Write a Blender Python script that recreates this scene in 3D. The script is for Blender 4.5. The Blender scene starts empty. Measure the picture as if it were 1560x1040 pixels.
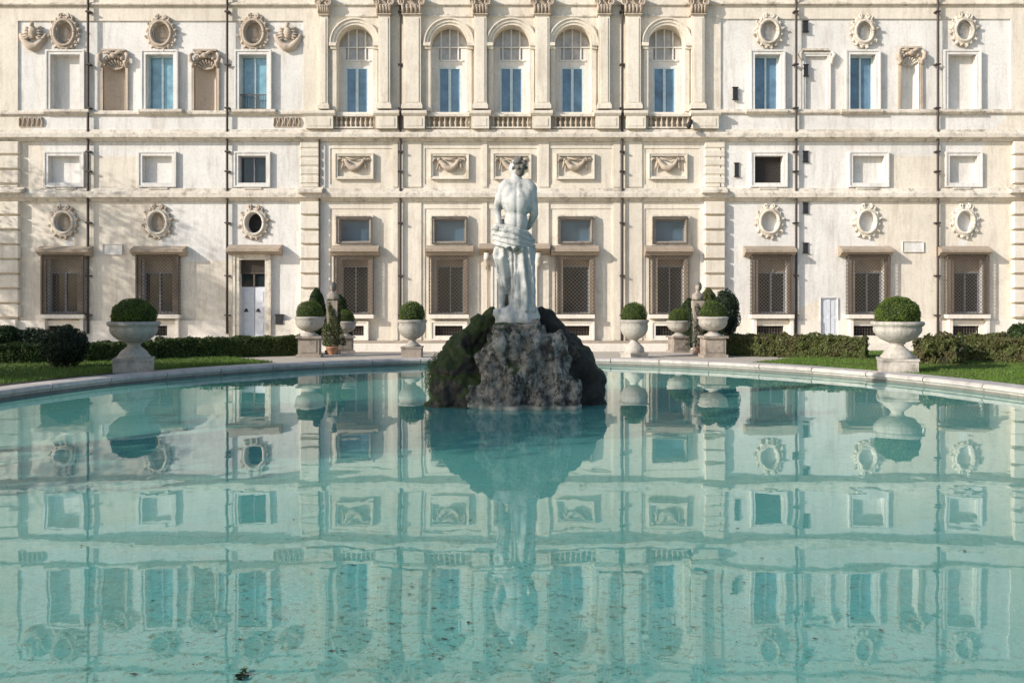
import bpy, bmesh, math, random
import numpy as np
from mathutils import Vector, Matrix, noise, Euler
R = math.radians
random.seed(7); rng = np.random.default_rng(11)
SC = bpy.context.scene
COL = SC.collection
D = 38.8            # distance of the facade plane
F = 1300.0          # focal length in photo pixels
CAMZ = 1.6; HOR = 459.0
WATER = -0.13
GB = -0.64          # ground level at the villa
W = {}              # world origin of every object built

def FX(px, p=0.0): return (px-780.0)*(D-p)/F
def FZ(py, p=0.0): return CAMZ+(HOR-py)*(D-p)/F

def ground_z(y):
    t = min(1, max(0, (y-26.0)/9.0)); t = t*t*(3-2*t)
    return GB*t

# ------------------------------------------------------------------ materials
def newmat(name):
    m = bpy.data.materials.new(name); m.use_nodes = True
    nt = m.node_tree; nt.nodes.clear()
    o = nt.nodes.new('ShaderNodeOutputMaterial'); b = nt.nodes.new('ShaderNodeBsdfPrincipled')
    nt.links.new(b.outputs[0], o.inputs[0])
    return m, nt, b
def N(nt, t, **k):
    n = nt.nodes.new(t)
    for a, v in k.items():
        if a.startswith('i_'): n.inputs[a[2:].replace('_', ' ')].default_value = v
        else: setattr(n, a, v)
    return n
def mix(nt, fac, a, b, blend='MIX'):
    n = nt.nodes.new('ShaderNodeMix'); n.data_type = 'RGBA'; n.blend_type = blend
    for s, v in ((0, fac), (6, a), (7, b)):
        if hasattr(v, 'is_linked') or hasattr(v, 'links'): nt.links.new(v, n.inputs[s])
        else: n.inputs[s].default_value = v if not isinstance(v, tuple) else (*v[:3], 1)
    return n.outputs[2]
def ramp(nt, src, stops):
    n = nt.nodes.new('ShaderNodeValToRGB'); e = n.color_ramp.elements
    while len(e) < len(stops): e.new(0.5)
    for i, (p, c) in enumerate(stops):
        e[i].position = p; e[i].color = (c, c, c, 1) if not isinstance(c, tuple) else (*c, 1)
    nt.links.new(src, n.inputs[0]); return n.outputs[0]
def coords(nt, scale=(1, 1, 1)):
    g = nt.nodes.new('ShaderNodeNewGeometry'); m = nt.nodes.new('ShaderNodeMapping')
    m.inputs['Scale'].default_value = scale
    nt.links.new(g.outputs['Position'], m.inputs[0]); return m.outputs[0]
def noi(nt, co, scale, detail=6, rough=.6):
    n = N(nt, 'ShaderNodeTexNoise'); n.inputs['Scale'].default_value = scale
    n.inputs['Detail'].default_value = detail; n.inputs['Roughness'].default_value = rough
    nt.links.new(co, n.inputs['Vector']); return n.outputs['Fac']
def bump(nt, b, h, s, d):
    n = N(nt, 'ShaderNodeBump'); n.inputs['Strength'].default_value = s; n.inputs['Distance'].default_value = d
    nt.links.new(h, n.inputs['Height']); nt.links.new(n.outputs[0], b.inputs['Normal'])

def stone(name, c1, c2, dirt=(.2, .15, .1), dirt_amt=.5, streak=.35, fine=9, rough=.85, bmp=.4, soot=(.05, .045, .04), soot_amt=0.0):
    m, nt, b = newmat(name)
    co = coords(nt); cs = coords(nt, (1.6, 1.6, .22))
    c = mix(nt, ramp(nt, noi(nt, co, .45, 5), [(.35, 0.), (.65, 1.)]), c1, c2)
    c = mix(nt, ramp(nt, noi(nt, co, fine, 6, .7), [(.45, 0.), (.75, .35)]), c, dirt)
    st = ramp(nt, noi(nt, cs, 2.2, 9, .75), [(.49, 0.), (.72, streak)])
    c = mix(nt, st, c, dirt)
    pt = ramp(nt, noi(nt, co, 1.3, 8, .72), [(.56, 0.), (.78, dirt_amt)])
    c = mix(nt, pt, c, dirt)
    if soot_amt:
        c = mix(nt, ramp(nt, noi(nt, co, 2.6, 7, .75), [(.5, 0.), (.68, soot_amt)]), c, soot)
    nt.links.new(c, b.inputs['Base Color']); b.inputs['Roughness'].default_value = rough
    bump(nt, b, noi(nt, co, 25, 6, .7), bmp, .012)
    return m
def plain(name, c, rough=.6, metal=0, var=.25, spec=.5, sc=6):
    m, nt, b = newmat(name)
    co = coords(nt)
    d = tuple(x*(1-var) for x in c)
    nt.links.new(mix(nt, ramp(nt, noi(nt, co, sc), [(.35, 0.), (.7, 1.)]), c, d), b.inputs['Base Color'])
    b.inputs['Roughness'].default_value = rough; b.inputs['Metallic'].default_value = metal
    b.inputs['Specular IOR Level'].default_value = spec
    return m
def leafmat(name, c1, c2, c3=None, sc=1.2):
    m, nt, b = newmat(name)
    g = N(nt, 'ShaderNodeNewGeometry')
    c = mix(nt, g.outputs['Random Per Island'], c1, c2)
    if c3: c = mix(nt, ramp(nt, noi(nt, coords(nt), sc, 4), [(.45, 0.), (.65, .8)]), c, c3)
    nt.links.new(c, b.inputs['Base Color']); b.inputs['Roughness'].default_value = .55
    b.inputs['Specular IOR Level'].default_value = .3
    tr = N(nt, 'ShaderNodeBsdfTranslucent'); nt.links.new(c, tr.inputs[0])
    ms = N(nt, 'ShaderNodeMixShader'); ms.inputs[0].default_value = .22
    o = [n for n in nt.nodes if n.type == 'OUTPUT_MATERIAL'][0]
    nt.links.new(b.outputs[0], ms.inputs[1]); nt.links.new(tr.outputs[0], ms.inputs[2]); nt.links.new(ms.outputs[0], o.inputs[0])
    return m

M = {}
M['wall'] = stone('plaster_wall', (.78, .755, .71), (.67, .645, .60), (.40, .345, .28), .55, .62)
M['wall_warm'] = stone('plaster_centre', (.78, .71, .595), (.66, .595, .495), (.40, .325, .24), .6, .62)
M['trim'] = stone('travertine_trim', (.74, .68, .575), (.62, .55, .455), (.28, .225, .165), .75, .55, soot=(.10, .085, .07), soot_amt=.6)
M['brown'] = stone('brown_surround', (.29, .23, .175), (.21, .165, .13), (.10, .075, .06), .6, .5)
M['ledge'] = stone('ledge_stone', (.44, .355, .265), (.33, .265, .20), (.12, .10, .08), .7, .4)
M['nichebrown'] = stone('niche_terracotta', (.60, .49, .38), (.50, .42, .34), (.30, .22, .16), .6, .5)
M['orn'] = stone('ornament_stucco', (.55, .46, .36), (.42, .34, .26), (.16, .12, .09), .8, .5, bmp=.8)
M['white_sill'] = stone('pale_sill', (.80, .74, .64), (.72, .66, .57), (.38, .32, .25), .4, .3)
M['urn'] = stone('weathered_urn_stone', (.52, .475, .41), (.33, .305, .265), (.16, .135, .105), .8, .7, fine=14, bmp=.8, soot=(.07, .06, .05), soot_amt=.5)
M['marble'] = stone('weathered_marble', (.64, .62, .575), (.48, .475, .45), (.19, .205, .19), .7, .7, fine=16, bmp=.6, soot=(.13, .14, .13), soot_amt=.75)
M['patina'] = stone('dark_patina', (.17, .155, .13), (.10, .09, .075), (.03, .028, .022))
M['tufa'] = stone('tufa', (.36, .31, .25), (.22, .18, .15), (.06, .05, .04), .9, .8, fine=6, bmp=1.0, soot=(.025, .022, .018), soot_amt=.8)
M['terracotta'] = stone('terracotta', (.50, .25, .14), (.42, .2, .12), (.2, .1, .07))
M['pedestal'] = stone('pedestal_stone', (.42, .35, .28), (.30, .25, .205), (.11, .09, .075), .8, .7, soot=(.05, .045, .04), soot_amt=.6)
M['rim'] = stone('rim_travertine', (.60, .545, .48), (.43, .395, .36), (.15, .13, .115), .8, .5, fine=5, bmp=.6)
M['rimwall'] = stone('rim_wall', (.22, .20, .17), (.14, .14, .12), (.05, .06, .045), .7, .6)
M['iron'] = plain('wrought_iron', (.12, .095, .075), .7, .2)
M['dark'] = plain('dark_void', (.02, .018, .02), .7)
M['pipe'] = plain('copper_downpipe', (.065, .052, .045), .6, .3)
M['glass_blue'] = plain('sky_tint_glass', (.14, .25, .35), .08, 0, .55, 1.0, 1.3)  # blue base colour paints in the sky reflected by the panes
M['glass_cyan'] = plain('pale_sky_tint_glass', (.22, .42, .50), .08, 0, .55, 1.0, 1.5)  # brighter version of the painted sky reflection, for the left wing
M['glass_dark'] = plain('dark_glass', (.022, .03, .034), .06, 0, .3, .6)
M['frame_blue'] = plain('pale_blue_frame', (.55, .68, .72), .5)
M['frame_white'] = plain('white_painted_wood', (.70, .70, .70), .5)
M['door'] = plain('pale_door', (.62, .64, .68), .5, 0, .12)
M['louver'] = plain('grey_shutter', (.30, .31, .33), .6)
M['edge_shadow'] = plain('edge_shadow', (.04, .03, .02), .9)  # near-black colour that paints the shadow along the lawn edge
M['bark'] = stone('bark', (.12, .09, .065), (.08, .06, .045), (.03, .025, .02), bmp=1.5)
M['box'] = leafmat('boxwood_leaf', (.070, .115, .014), (.135, .18, .026), (.045, .075, .014), 4)
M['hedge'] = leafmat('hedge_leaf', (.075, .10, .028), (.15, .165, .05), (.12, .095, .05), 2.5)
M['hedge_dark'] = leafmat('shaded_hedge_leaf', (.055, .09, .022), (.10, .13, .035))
M['shrub'] = leafmat('dark_shrub_leaf', (.012, .026, .012), (.03, .05, .02))
M['cypress'] = leafmat('cypress_leaf', (.02, .042, .012), (.045, .075, .018))
M['ivy'] = leafmat('ivy_leaf', (.06, .08, .03), (.12, .13, .045))
M['treeleaf'] = leafmat('tree_leaf', (.03, .055, .015), (.07, .10, .03))
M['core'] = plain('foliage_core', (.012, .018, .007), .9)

def mk_rock(name, a, b_, mossamt, dark):
    m, nt, b = newmat(name)
    co = coords(nt)
    c = mix(nt, ramp(nt, noi(nt, co, 2.2, 8, .7), [(.4, 0.), (.62, 1.)]), a, b_)
    c = mix(nt, ramp(nt, noi(nt, co, 6.5, 9, .78), [(.46, 0.), (.6, dark)]), c, (.018, .016, .012))
    c = mix(nt, ramp(nt, noi(nt, co, 3.1, 4, .6), [(.6, 0.), (.72, .55)]), c, (.30, .22, .13))
    c = mix(nt, ramp(nt, noi(nt, coords(nt, (1.3, 1.3, .6)), 3.4, 9, .8), [(.5, 0.), (.58, dark)]), c, (.02, .018, .015))
    g = N(nt, 'ShaderNodeNewGeometry'); sx = N(nt, 'ShaderNodeSeparateXYZ'); nt.links.new(g.outputs['Normal'], sx.inputs[0])
    mm = N(nt, 'ShaderNodeMath', operation='MULTIPLY_ADD'); nt.links.new(sx.outputs['Z'], mm.inputs[0]); mm.inputs[1].default_value = .3
    nt.links.new(noi(nt, co, 1.7, 6, .7), mm.inputs[2])
    c = mix(nt, ramp(nt, mm.outputs[0], [(.66-mossamt, 0.), (.76-mossamt, 1.)]), c, mix(nt, noi(nt, co, 14, 3), (.018, .03, .006), (.07, .10, .018)))
    if dark == .92:     # pale lime crust where the water laps
        sp = N(nt, 'ShaderNodeSeparateXYZ'); nt.links.new(g.outputs['Position'], sp.inputs[0])
        mr = N(nt, 'ShaderNodeMapRange'); nt.links.new(sp.outputs['Z'], mr.inputs[0]); mr.inputs[1].default_value = WATER+.075; mr.inputs[2].default_value = WATER+.045
        c = mix(nt, mr.outputs[0], c, (.50, .48, .40))
    nt.links.new(c, b.inputs['Base Color']); b.inputs['Roughness'].default_value = .8
    bump(nt, b, noi(nt, co, 12, 10, .8), 1.0, .06)
    return m
M['rock_grey'] = mk_rock('grey_tufa_rock', (.46, .43, .37), (.25, .225, .19), -.05, .92)
M['rock_moss'] = mk_rock('mossy_dark_rock', (.12, .10, .085), (.05, .045, .035), .16, .95)
M['rock_dark'] = mk_rock('wet_dark_rock', (.055, .045, .036), (.022, .019, .015), -.04, .9)

# ground materials
m, nt, b = newmat('gravel_ground'); M['gravel'] = m
co = coords(nt)
c = mix(nt, noi(nt, co, .5, 5), (.60, .53, .43), (.47, .41, .33))
c = mix(nt, ramp(nt, noi(nt, co, 30, 4, .8), [(.4, 0.), (.7, .6)]), c, (.22, .19, .15))
nt.links.new(c, b.inputs['Base Color']); b.inputs['Roughness'].default_value = .95; bump(nt, b, noi(nt, co, 60, 3), .6, .02)
m, nt, b = newmat('lawn_soil'); M['lawn'] = m
co = coords(nt)
nt.links.new(mix(nt, noi(nt, co, 3, 6, .8), (.05, .10, .016), (.085, .14, .026)), b.inputs['Base Color']); b.inputs['Roughness'].default_value = .95
M['grass'] = leafmat('grass_blade', (.08, .15, .02), (.14, .22, .035), (.10, .13, .035), .6)
# pool floor
m, nt, b = newmat('pool_floor'); M['floor'] = m
co = coords(nt)
c = mix(nt, ramp(nt, noi(nt, co, .35, 6, .65), [(.35, 0.), (.65, 1.)]), (.34, .66, .58), (.44, .72, .62))
c = mix(nt, ramp(nt, noi(nt, co, 1.6, 8, .8), [(.48, 0.), (.72, .7)]), c, (.22, .36, .29))
c = mix(nt, ramp(nt, noi(nt, co, 9, 8, .85), [(.53, 0.), (.61, .85)]), c, (.10, .17, .11))
c = mix(nt, ramp(nt, noi(nt, co, 4.0, 8, .85), [(.55, 0.), (.66, .7)]), c, (.60, .70, .56))
nt.links.new(c, b.inputs['Base Color']); b.inputs['Roughness'].default_value = .9
# water: tinted clear layer plus Fresnel mirror
m = bpy.data.materials.new('pool_water'); m.use_nodes = True; nt = m.node_tree; nt.nodes.clear(); M['water'] = m
o = nt.nodes.new('ShaderNodeOutputMaterial'); tr = nt.nodes.new('ShaderNodeBsdfTransparent'); gl = nt.nodes.new('ShaderNodeBsdfGlossy')
tr.inputs[0].default_value = (.72, .96, .93, 1); gl.inputs['Roughness'].default_value = .0; gl.inputs['Color'].default_value = (.95, 1, .97, 1)
fr = nt.nodes.new('ShaderNodeFresnel'); fr.inputs[0].default_value = 1.46
ms = nt.nodes.new('ShaderNodeMixShader')
co = coords(nt, (1.0, 1.0, 1))
h1 = noi(nt, co, .85, 2, .45)
bp = N(nt, 'ShaderNodeBump'); bp.inputs['Strength'].default_value = 1; bp.inputs['Distance'].default_value = .0040
nt.links.new(h1, bp.inputs['Height'])
h2 = noi(nt, coords(nt, (1.0, .6, 1)), 5.0, 2, .5)
bp2 = N(nt, 'ShaderNodeBump'); bp2.inputs['Strength'].default_value = 1; bp2.inputs['Distance'].default_value = .0003
nt.links.new(h2, bp2.inputs['Height']); nt.links.new(bp.outputs[0], bp2.inputs['Normal'])
nt.links.new(bp2.outputs[0], gl.inputs['Normal'])
nt.links.new(fr.outputs[0], ms.inputs[0]); df = nt.nodes.new('ShaderNodeBsdfDiffuse')
cw = coords(nt)
msk = N(nt, 'ShaderNodeVectorMath', operation='DISTANCE'); nt.links.new(cw, msk.inputs[0]); msk.inputs[1].default_value = (-.5, 4.9, WATER)
mm1 = N(nt, 'ShaderNodeMapRange'); nt.links.new(msk.outputs['Value'], mm1.inputs[0]); mm1.inputs[1].default_value = 1.2; mm1.inputs[2].default_value = 4.6; mm1.inputs[3].default_value = 1; mm1.inputs[4].default_value = .12
cc = mix(nt, ramp(nt, noi(nt, cw, .3, 5), [(.35, 0.), (.65, 1.)]), (.16, .55, .46), (.22, .62, .53))
def gated(src, amt):
    q = N(nt, 'ShaderNodeMath', operation='MULTIPLY'); nt.links.new(src, q.inputs[0]); nt.links.new(mm1.outputs[0], q.inputs[1])
    q2 = N(nt, 'ShaderNodeMath', operation='MULTIPLY'); nt.links.new(q.outputs[0], q2.inputs[0]); q2.inputs[1].default_value = amt; return q2.outputs[0]
cc = mix(nt, gated(ramp(nt, noi(nt, cw, 2.4, 8, .8), [(.42, 0.), (.65, 1.)]), .6), cc, (.30, .46, .33))
cc = mix(nt, gated(ramp(nt, noi(nt, cw, 21, 5, .8), [(.54, 0.), (.61, 1.)]), .9), cc, (.10, .24, .16))
cc = mix(nt, gated(ramp(nt, noi(nt, cw, 31, 5, .8), [(.56, 0.), (.63, 1.)]), .5), cc, (.62, .86, .70))
nt.links.new(cc, df.inputs[0])
mk = nt.nodes.new('ShaderNodeMixShader'); mk.inputs[0].default_value = .52; nt.links.new(tr.outputs[0], mk.inputs[1]); nt.links.new(df.outputs[0], mk.inputs[2])
nt.links.new(mk.outputs[0], ms.inputs[1]); nt.links.new(gl.outputs[0], ms.inputs[2]); nt.links.new(ms.outputs[0], o.inputs[0])

# ------------------------------------------------------------------ mesh builder
class MB:
    def __init__(s): s.v = []; s.f = []; s.sm = []
    def add(s, vs, fs, smooth=False):
        o = len(s.v); s.v += [tuple(p) for p in vs]
        s.f += [tuple(i+o for i in f) for f in fs]; s.sm += [smooth]*len(fs); return s
    def box(s, x0, x1, y0, y1, z0, z1):
        x0, x1 = min(x0, x1), max(x0, x1); y0, y1 = min(y0, y1), max(y0, y1); z0, z1 = min(z0, z1), max(z0, z1)
        return s.add([(x0, y0, z0), (x1, y0, z0), (x1, y1, z0), (x0, y1, z0), (x0, y0, z1), (x1, y0, z1), (x1, y1, z1), (x0, y1, z1)],
              [(0, 3, 2, 1), (4, 5, 6, 7), (0, 1, 5, 4), (1, 2, 6, 5), (2, 3, 7, 6), (3, 0, 4, 7)])
    def bar(s, a, b, w, h=None):
        a = Vector(a); b = Vector(b); h = h or w; d = (b-a).normalized()
        u = d.cross(Vector((0, 1, 0)))
        if u.length < 1e-3: u = d.cross(Vector((1, 0, 0)))
        u.normalize(); t = d.cross(u)
        q = [u*(w/2*i)+t*(h/2*j) for i, j in ((-1, -1), (1, -1), (1, 1), (-1, 1))]
        return s.add([a+k for k in q]+[b+k for k in q], [(3, 2, 1, 0), (4, 5, 6, 7)]+[(i, (i+1) % 4, (i+1) % 4+4, i+4) for i in range(4)])
    def prism(s, pts, y0, y1):      # polygon in x,z extruded in y
        n = len(pts)
        ar = sum(pts[i][0]*pts[(i+1) % n][1]-pts[(i+1) % n][0]*pts[i][1] for i in range(n))
        if ar < 0: pts = pts[::-1]
        return s.add([(x, y0, z) for x, z in pts]+[(x, y1, z) for x, z in pts],
              [tuple(range(n)), tuple(range(2*n-1, n-1, -1))]+[(i, i+n, (i+1) % n+n, (i+1) % n) for i in range(n)])
    def mould(s, x0, x1, prof):     # profile [(protrusion, z)...] top to bottom, extruded along x with mitred look
        pr = [(D-p, z) for p, z in prof]; n = len(pr)
        pts = [(D+.12, prof[0][1])]+pr+[(D+.12, prof[-1][1])]; n = len(pts)
        return s.add([(x0, y, z) for y, z in pts]+[(x1, y, z) for y, z in pts],
              [tuple(range(n-1, -1, -1)), tuple(range(n, 2*n))]+[(i, (i+1) % n, (i+1) % n+n, i+n) for i in range(n)])
    def lathe(s, prof, c=(0, 0, 0), n=32, sx=1, sy=1, smooth=True, flute=None):
        vs = []; fs = []
        for r, z in prof:
            for k in range(n):
                a = 2*math.pi*k/n; rr = r*(1+(flute(a, z) if flute else 0))
                vs.append((c[0]+rr*math.cos(a)*sx, c[1]+rr*math.sin(a)*sy, c[2]+z))
        m = len(prof)
        for j in range(m-1):
            for k in range(n):
                fs.append((j*n+k, j*n+(k+1) % n, (j+1)*n+(k+1) % n, (j+1)*n+k))
        s.add(vs, fs, smooth)
        return s.add([vs[k] for k in range(n)]+[vs[(m-1)*n+k] for k in range(n)], [tuple(range(n-1, -1, -1)), tuple(range(n, 2*n))])
    def tube(s, pts, rad, n=8, sy=1):
        vs = []; P = [Vector(p) for p in pts]; m = len(P)
        if not isinstance(rad, (list, tuple)): rad = [rad]*m
        up = Vector((0, 1, 0)); 
        for j in range(m):
            d = (P[min(j+1, m-1)]-P[max(j-1, 0)]).normalized()
            u = d.cross(up)
            if u.length < .05: u = d.cross(Vector((1, 0, 0)))
            u.normalize(); t = u.cross(d)
            for k in range(n):
                a = 2*math.pi*k/n; vs.append(P[j]+u*(rad[j]*math.cos(a))+t*(rad[j]*math.sin(a)*sy))
        fs = [(j*n+k, j*n+(k+1) % n, (j+1)*n+(k+1) % n, (j+1)*n+k) for j in range(m-1) for k in range(n)]
        fs += [tuple(range(n-1, -1, -1)), tuple(range((m-1)*n, m*n))]
        return s.add(vs, fs, True)
    def ell(s, c, r, nu=16, nv=10, rot=None):
        vs = []; fs = []
        rm = Euler(rot).to_matrix() if rot else None
        for j in range(nv+1):
            ph = math.pi*(j+.0)/nv; ph = min(max(ph, .02), math.pi-.02)
            for k in range(nu):
                a = 2*math.pi*k/nu
                p = Vector((r[0]*math.sin(ph)*math.cos(a), r[1]*math.sin(ph)*math.sin(a), -r[2]*math.cos(ph)))
                if rm: p = rm @ p
                vs.append(p+Vector(c))
        for j in range(nv):
            for k in range(nu): fs.append((j*nu+k, j*nu+(k+1) % nu, (j+1)*nu+(k+1) % nu, (j+1)*nu+k))
        fs += [tuple(range(nu-1, -1, -1)), tuple(range(nv*nu, (nv+1)*nu))]
        return s.add(vs, fs, True)
    def cap(s, a, b, ra, rb, n=14):     # tapered limb with round ends
        a = Vector(a); b = Vector(b); L = (b-a).length; d = (b-a).normalized()
        pts = []; rad = []
        for t in (-.95, -.7, -.35): pts.append(a+d*ra*t); rad.append(ra*math.sqrt(1-t*t))
        for t in (0, .25, .5, .75, 1): pts.append(a+d*L*t); rad.append(ra+(rb-ra)*t)
        for t in (.35, .7, .95): pts.append(b+d*rb*t); rad.append(rb*math.sqrt(1-t*t))
        return s.tube(pts, rad, n)
    def mesh(s, name, mat):
        me = bpy.data.meshes.new(name); me.from_pydata(s.v, [], s.f)
        me.polygons.foreach_set('use_smooth', s.sm)
        me.materials.append(mat); me.update(); return me

def empty(name, loc, label=None, cat=None, group=None, parent=None):
    o = bpy.data.objects.new(name, None); COL.objects.link(o); o.empty_display_size = .3
    loc = Vector(loc); W[o.name] = loc
    if parent: o.parent = parent; o.location = loc-W[parent.name]
    else: o.location = loc
    tag(o, label, cat, group); return o
def tag(o, label=None, cat=None, group=None, kind=None):
    if label: o['label'] = label
    if cat: o['category'] = cat
    if group: o['group'] = group
    if kind: o['kind'] = kind
    return o
def put(name, me, parent=None, origin=None):
    """link a mesh whose vertices are in world coordinates"""
    n = len(me.vertices); a = np.empty(n*3, np.float32); me.vertices.foreach_get('co', a); a = a.reshape(-1, 3)
    if origin is None:
        mn, mx = a.min(0), a.max(0); origin = ((mn[0]+mx[0])/2, (mn[1]+mx[1])/2, mn[2])
    a = a-np.array(origin, np.float32); me.vertices.foreach_set('co', a.ravel()); me.update()
    o = bpy.data.objects.new(name, me); COL.objects.link(o); W[o.name] = Vector(origin)
    if parent: o.parent = parent; o.location = Vector(origin)-W[parent.name]
    else: o.location = origin
    return o
def obj(name, mb, mat, parent=None, origin=None):
    return put(name, mb.mesh(name, M[mat] if isinstance(mat, str) else mat), parent, origin)
def dup(o, loc, parent=None, label=None, rot=None, scale=None):
    def rec(s, p):
        c = s.copy(); COL.objects.link(c); c.parent = p
        for ch in [x for x in bpy.data.objects if x.parent == s]: rec(ch, c)
        return c
    c = rec(o, parent); c.location = loc
    if label: c['label'] = label
    if rot is not None: c.rotation_euler = (0, 0, rot)
    if scale is not None: c.scale = (scale, scale, scale)
    return c
def evalmesh(o, name, mat):
    bpy.context.view_layer.update()
    dg = bpy.context.evaluated_depsgraph_get()
    me = bpy.data.meshes.new_from_object(o.evaluated_get(dg)); me.name = name
    me.materials.clear(); me.materials.append(mat)
    old = o.data; bpy.data.objects.remove(o); bpy.data.meshes.remove(old); return me
def cut(me, cutter, name, mat):
    o = bpy.data.objects.new('tmp', me); COL.objects.link(o)
    cm = cutter.mesh('c', mat); bmm = bmesh.new(); bmm.from_mesh(cm); bmesh.ops.recalc_face_normals(bmm, faces=bmm.faces); bmm.to_mesh(cm); bmm.free()
    c = bpy.data.objects.new('tmpc', cm); COL.objects.link(c)
    md = o.modifiers.new('b', 'BOOLEAN'); md.operation = 'DIFFERENCE'; md.solver = 'EXACT'; md.object = c; md.use_self = False
    r = evalmesh(o, name, mat); bpy.data.objects.remove(c); bpy.data.meshes.remove(cm); return r
def voxel(mb, size, name, mat, smooth=4, dec=None):
    me = mb.mesh('v', mat); bmm = bmesh.new(); bmm.from_mesh(me); bmesh.ops.remove_doubles(bmm, verts=bmm.verts, dist=1e-5); bmesh.ops.recalc_face_normals(bmm, faces=bmm.faces); bmm.to_mesh(me); bmm.free()
    o = bpy.data.objects.new('tmp', me); COL.objects.link(o)
    md = o.modifiers.new('r', 'REMESH'); md.mode = 'VOXEL'; md.voxel_size = size; md.use_smooth_shade = True
    if smooth: s = o.modifiers.new('s', 'SMOOTH'); s.iterations = smooth; s.factor = .5
    r = evalmesh(o, name, mat)
    r.polygons.foreach_set('use_smooth', [True]*len(r.polygons)); return r
def displace(me, fn):
    n = [v.normal.copy() for v in me.vertices]
    for v, k in zip(me.vertices, n): v.co = v.co+k*fn(v.co)
    me.update()

# leaves: numpy quads
def leafmesh(name, P, Nn, size, mat, core=None, aspect=.6, jitter=.9):
    n = len(P); r = rng
    d = r.normal(size=(n, 3))*jitter+Nn; d /= np.linalg.norm(d, axis=1)[:, None]
    u = np.cross(d, r.normal(size=(n, 3))); u /= np.linalg.norm(u, axis=1)[:, None]
    t = np.cross(d, u); sz = size*(.6+.8*r.random(n))[:, None]
    V = np.stack([P-u*sz*.5, P+t*sz*.5*aspect, P+u*sz*.5, P-t*sz*.5*aspect], 1).reshape(-1, 3)
    cv = np.zeros((0, 3)); cf = []
    if core is not None: cv = np.array(core.v); cf = core.f
    V = np.concatenate([V, cv]) if len(cv) else V
    me = bpy.data.meshes.new(name)
    faces = np.arange(n*4).reshape(-1, 4).tolist()+[tuple(i+n*4 for i in f) for f in cf]
    me.from_pydata(V.tolist(), [], faces)
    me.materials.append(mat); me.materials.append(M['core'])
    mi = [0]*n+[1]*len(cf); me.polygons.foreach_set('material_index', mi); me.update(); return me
def fbm(p, s, o=0): return noise.fractal(Vector((p[0]*s+o, p[1]*s+o*1.7, p[2]*s)), 1, 2, 4)
def ell_points(c, r, n, squash=None, lump=.06, ls=4, depth=.12, off=0, zmin=-.9):
    d = rng.normal(size=(n, 3)); d /= np.linalg.norm(d, axis=1)[:, None]
    d = d[d[:, 2] > zmin]
    P = []; 
    for q in d:
        k = 1+lump*fbm(q, ls, off)-depth*rng.random()**2
        P.append((c[0]+q[0]*r[0]*k, c[1]+q[1]*r[1]*k, c[2]+q[2]*r[2]*k))
    nn = d/np.array(r); nn /= np.linalg.norm(nn, axis=1)[:, None]
    return np.array(P), nn

# ------------------------------------------------------------------ ground, lawn, pool
EC = (0.1, 13.13); EA, EB = 9.15, 10.42
def ep(th, off):
    x = EA*math.cos(th); y = EB*math.sin(th); nx = math.cos(th)/EA; ny = math.sin(th)/EB; l = math.hypot(nx, ny)
    return (EC[0]+x+nx/l*off, EC[1]+y+ny/l*off)
def ring(name, offs, zf, mat, th0=0, th1=2*math.pi, n=240, closed=True):
    mb = MB(); vs = []; m = len(offs); cnt = n if closed else n+1
    for j, of in enumerate(offs):
        for k in range(cnt):
            x, y = ep(th0+(th1-th0)*k/n, of); vs.append((x, y, zf(x, y, j)))
    fs = []
    for j in range(m-1):
        for k in range(n if closed else n):
            k2 = (k+1) % cnt if closed else k+1
            fs.append((j*cnt+k, (j+1)*cnt+k, (j+1)*cnt+k2, j*cnt+k2))
    mb.add(vs, fs, True); return obj(name, mb, mat, None, (0, 0, 0))
offs = [0.5]+[0.5+.35*k for k in range(1, 70)]+[28, 34, 45, 70, 120, 250, 500]
tag(ring('ground', offs, lambda x, y, j: ground_z(y), 'gravel'), kind='structure')
lo = [.56+.3*k for k in range(31)]
for a0, a1 in ((R(128), R(238)), (R(52), R(-58))):
    o = ring('lawn', lo, lambda x, y, j: ground_z(y)+.03-(.026 if j == 0 else 0), 'lawn', min(a0, a1), max(a0, a1), 90, False)
    tag(o, kind='structure')
tag(ring('edge_shadow_strip', [.585, .62, .95], lambda x, y, j: ground_z(y)+[.0, .034, .036][j], 'edge_shadow', R(150), R(215), 60, False), kind='structure')  # dark strip laid in for the shadow line between left lawn and rim
def grass(n, a0, a1):
    P = []
    for _ in range(n):
        th = a0+(a1-a0)*random.random(); of = (.97 if math.cos(th) < 0 else .6)+8.2*random.random()**1.3; x, y = ep(th, of)
        if y < 14: continue
        P.append((x, y, ground_z(y)+.03))
    P = np.array(P); n = len(P); h = .035+.035*rng.random(n); a = rng.random(n)*6.28
    dx = np.cos(a)*.008; dy = np.sin(a)*.008; lean = rng.normal(size=(n, 2))*.02
    V = np.zeros((n, 3, 3)); V[:, 0] = P; V[:, 1] = P; V[:, 2] = P
    V[:, 0, 0] -= dx; V[:, 0, 1] -= dy; V[:, 1, 0] += dx; V[:, 1, 1] += dy; V[:, 2, 0] += lean[:, 0]; V[:, 2, 1] += lean[:, 1]; V[:, 2, 2] += h
    me = bpy.data.meshes.new('grass'); me.from_pydata(V.reshape(-1, 3).tolist(), [], np.arange(n*3).reshape(-1, 3).tolist())
    me.materials.append(M['grass']); return me
tag(put('grass', grass(70000, R(128), R(200)), None, (0, 0, 0)), kind='stuff')
tag(put('grass', grass(70000, R(52), R(-20)), None, (0, 0, 0)), kind='stuff')

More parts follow.
